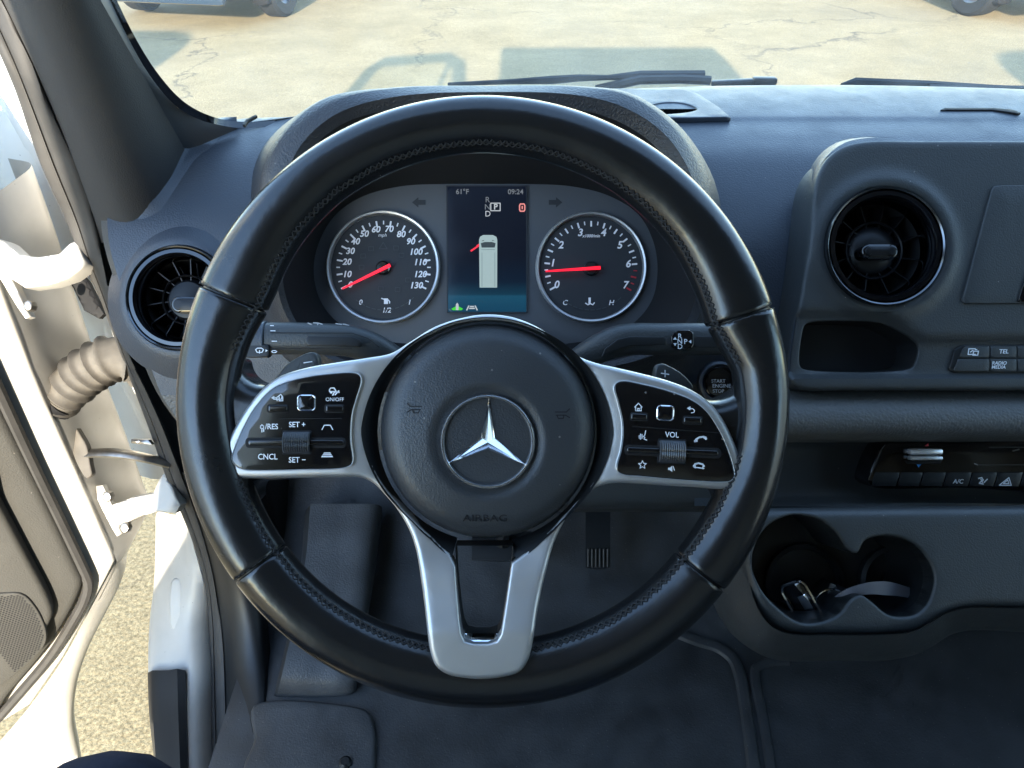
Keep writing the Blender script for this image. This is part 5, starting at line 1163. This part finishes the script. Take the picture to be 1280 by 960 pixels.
# ------------------------------------------------------------------ wipers outside the glass
def wiper(label, pts_arm, pts_blade, rads):
    Wp = Frame('windscreen_wiper', P(*pts_arm[0]), Matrix.Identity(3), label, 'wiper', 'wipers resting at the foot of the windscreen')
    ob('blade', tube([P(*q) for q in pts_blade], rads, 8, flat=1.0), MT['black'], Wp, world=True)
    ob('arm', tube([P(*q) for q in pts_arm], [.007]*len(pts_arm), 8), MT['black'], Wp, world=True)
    return Wp
wa = wiper('wiper arm resting low behind the instrument hood', [(745, 112, 1.13), (800, 100, 1.11), (850, 99, 1.11), (884, 100.5, 1.11), (888, 101, 1.11)], [(560, 105.5, 1.14), (640, 102, 1.13), (690, 100, 1.13), (724, 97.5, 1.13), (760, 97, 1.12), (800, 95, 1.12), (880, 95, 1.12)], [.003, .004, .0065, .0055, .004, .008, .0085])
ob('hook', box(P(930, 103, 1.11), (.10, .012, .010), .003, Matrix.Rotation(-.05, 3, 'Y')), MT['black'], wa, world=True)
ob('blade_tip', box(P(955, 101.5, 1.108), (.036, .014, .012), .003), MT['black'], wa, world=True)
wiper('wiper arm running out to the right of the scuttle', [(1300, 113, 1.11), (1240, 112.5, 1.11), (1160, 111, 1.11)], [(1052, 107, 1.12), (1068, 103, 1.12), (1160, 106.5, 1.12), (1240, 110.5, 1.12), (1400, 116, 1.12)], [.004, .0075, .007, .0055, .0045])
vp('scuttle', grid([[(x, Yb(x)+.015, 1.386) for x in np.linspace(-.36, 1.2, 7)], [(x, Yb(x)+.045, 1.390) for x in np.linspace(-.36, 1.2, 7)], [(x, Yb(x)+.10, 1.350) for x in np.linspace(-.36, 1.2, 7)]], 40, 6), MT['shroud'])

# ------------------------------------------------------------------ parked cars ahead
def car(label, loc, rz, paint):
    R = Matrix.Rotation(rz, 3, 'Z'); C_ = Frame('parked_car', Vector(loc), R, label, 'car', 'cars parked across the yard')
    # sections along the length, nose at y = 0
    S = [(0, .62, .34, .60), (.06, .78, .26, .66), (.35, .88, .22, .78), (.95, .91, .21, .88), (1.45, .92, .21, .96), (2.6, .92, .21, .98), (3.8, .91, .22, 1.0), (4.4, .86, .28, .98), (4.55, .72, .4, .9)]
    secs = []
    for y, w, z0, z1 in S:
        secs.append([(w*math.copysign(abs(math.cos(t))**.45, math.cos(t)), y, (z0+z1)/2+(z1-z0)/2*math.copysign(abs(math.sin(t))**.55, math.sin(t))) for t in np.linspace(0, 2*math.pi, 33)[:-1]])
    v, f = loft(secs); f += [tuple(range(32))[::-1], tuple(range(8*32, 9*32))]
    ob('body', (v, [q[::-1] for q in f]), paint, C_)
    K = [(1.25, .74, .94, .95), (2.0, .68, .94, 1.38), (2.7, .66, .94, 1.45), (3.5, .66, .94, 1.40), (4.25, .72, .94, 1.0)]
    secs = [[(w*x, y, z0) if z == 0 else (w*x*.86, y, z1) for x, z in ((1, 0), (.97, 1), (0, 1), (-.97, 1), (-1, 0))] for y, w, z0, z1 in K]
    ob('cabin', loft(secs, False), MT['gloss'], C_)
    ob('roof', box((0, 2.85, 1.43), (1.1, 1.5, .05), .02), paint, C_)
    ob('grille', box((0, .02, .52), (.95, .06, .20), .02), MT['black'], C_)
    for i in range(4): ob('grille_slat', box((0, -.015, .455+i*.045), (.9, .02, .014), .004), MT['alloy'], C_)
    ob('bumper', box((0, .01, .31), (1.42, .12, .14), .05), paint, C_)
    for s in (-1, 1):
        ob('headlight', box((s*.66, .10, .62), (.30, .16, .13), .04), MT['lamp'], C_)
        for y in (.85, 3.6):
            w_ = ob('wheel', ([], []), None, C_, smooth=0); w_.location = (s*.83, y, .33); w_.rotation_euler = (0, math.pi/2, 0)
            ob('tyre', lathe([(.20, -.10), (.30, -.11), (.33, -.085), (.33, .085), (.30, .11), (.20, .10)], 36), MT['tyre'], w_)
            ob('rim', lathe([(.205, .10), (.20, .06), (.06, .09), (0, .09)], 24) if s > 0 else lathe([(.205, -.10), (.20, -.06), (.06, -.09), (0, -.09)], 24), MT['alloy'], w_)
            ob('wheel_arch', box((s*.80, y, .40), (.26, .78, .52), .10), MT['shroud'], C_)
    return C_
car('blue grey car ahead at the upper left, only its bumper showing', (-3.55, 8.15, 0), math.radians(-12), MT['carg'])
car('silver car ahead at the upper right, only its front tyre showing', (6.15, 8.3, 0), math.radians(18), MT['cars'])
def neighbour(label, x, y):
    N_ = Frame('delivery_van', Vector((x, y, 0)), Matrix.Identity(3), label, 'van', 'vans parked alongside')
    S = [(0, .80, .35, .95), (-.35, .96, .32, 1.25), (-.75, .99, .32, 1.45), (-1.45, 1.0, .32, 2.35), (-1.9, 1.0, .32, 2.55), (-5.6, 1.0, .32, 2.55), (-5.7, .95, .40, 2.45)]
    secs = [[(w*math.copysign(abs(math.cos(t))**.35, math.cos(t)), yy, (z0+z1)/2+(z1-z0)/2*math.copysign(abs(math.sin(t))**.4, math.sin(t))) for t in np.linspace(0, 2*math.pi, 33)[:-1]] for yy, w, z0, z1 in S]
    v, f = loft(secs); ob('body', (v, f+[tuple(range(32))[::-1], tuple(range(6*32, 7*32))]), MT['white'], N_)
    for s in (-1, 1):
        for yy in (-.8, -4.5):
            w_ = ob('wheel', lathe([(0, -.12), (.30, -.12), (.35, -.09), (.35, .09), (.30, .12), (0, .12)], 28), MT['tyre'], N_); w_.location = (s*.90, yy, .35); w_.rotation_euler = (0, math.pi/2, 0)
neighbour('white delivery van parked to the right, throwing its shadow ahead', 4.75, 1.6)
neighbour('white delivery van parked to the left, throwing its shadow ahead', -4.55, 2.4)

# ------------------------------------------------------------------ driver's knee in jeans and the seat under it
def leg_mesh():
    me = bpy.data.meshes.new('legs')
    vs = [(-.03, -.42, 1.02), (-.12, -.30, 1.03), (-.24, -.05, 1.09), (-.312, .155, 1.125), (-.316, .215, 1.112), (-.322, .24, 1.06), (-.335, .22, .92), (-.34, .20, .74), (.07, -.30, 1.0), (.12, -.05, 1.02), (.15, .10, 1.0), (.15, .12, .85), (.15, .10, .72)]
    es = [(0, 1), (1, 2), (2, 3), (3, 4), (4, 5), (5, 6), (6, 7), (0, 8), (8, 9), (9, 10), (10, 11), (11, 12)]
    rs = [.15, .105, .088, .072, .066, .066, .062, .052, .105, .085, .072, .062, .052]
    me.from_pydata(vs, es, []); o = bpy.data.objects.new('legs', me); COL.objects.link(o)
    md = o.modifiers.new('skin', 'SKIN'); 
    for i, r in enumerate(rs): me.skin_vertices[0].data[i].radius = (r, r)
    me.skin_vertices[0].data[0].use_root = True
    o.modifiers.new('sub', 'SUBSURF').render_levels = 2; o.modifiers['sub'].levels = 2
    dg = bpy.context.evaluated_depsgraph_get(); m2 = bpy.data.meshes.new_from_object(o.evaluated_get(dg)); bpy.data.objects.remove(o)
    return m2
lm = leg_mesh(); lm.polygons.foreach_set('use_smooth', [True]*len(lm.polygons)); lm.materials.clear(); lm.materials.append(MT['denim']); lm.name = 'person'
PE = bpy.data.objects.new('person', lm); COL.objects.link(PE); tag(PE, 'seated person in dark blue jeans, one knee showing at the lower left', 'person')
SE = Frame('driver_seat', Vector((0, -.45, FLOOR)), Matrix.Identity(3), 'dark cloth driver seat under the seated person', 'seat')
ob('cushion', box((0, .15, .30), (.50, .50, .14), .05), MT['seat'], SE); ob('base', box((0, .10, .11), (.42, .40, .22), .02), MT['black'], SE)
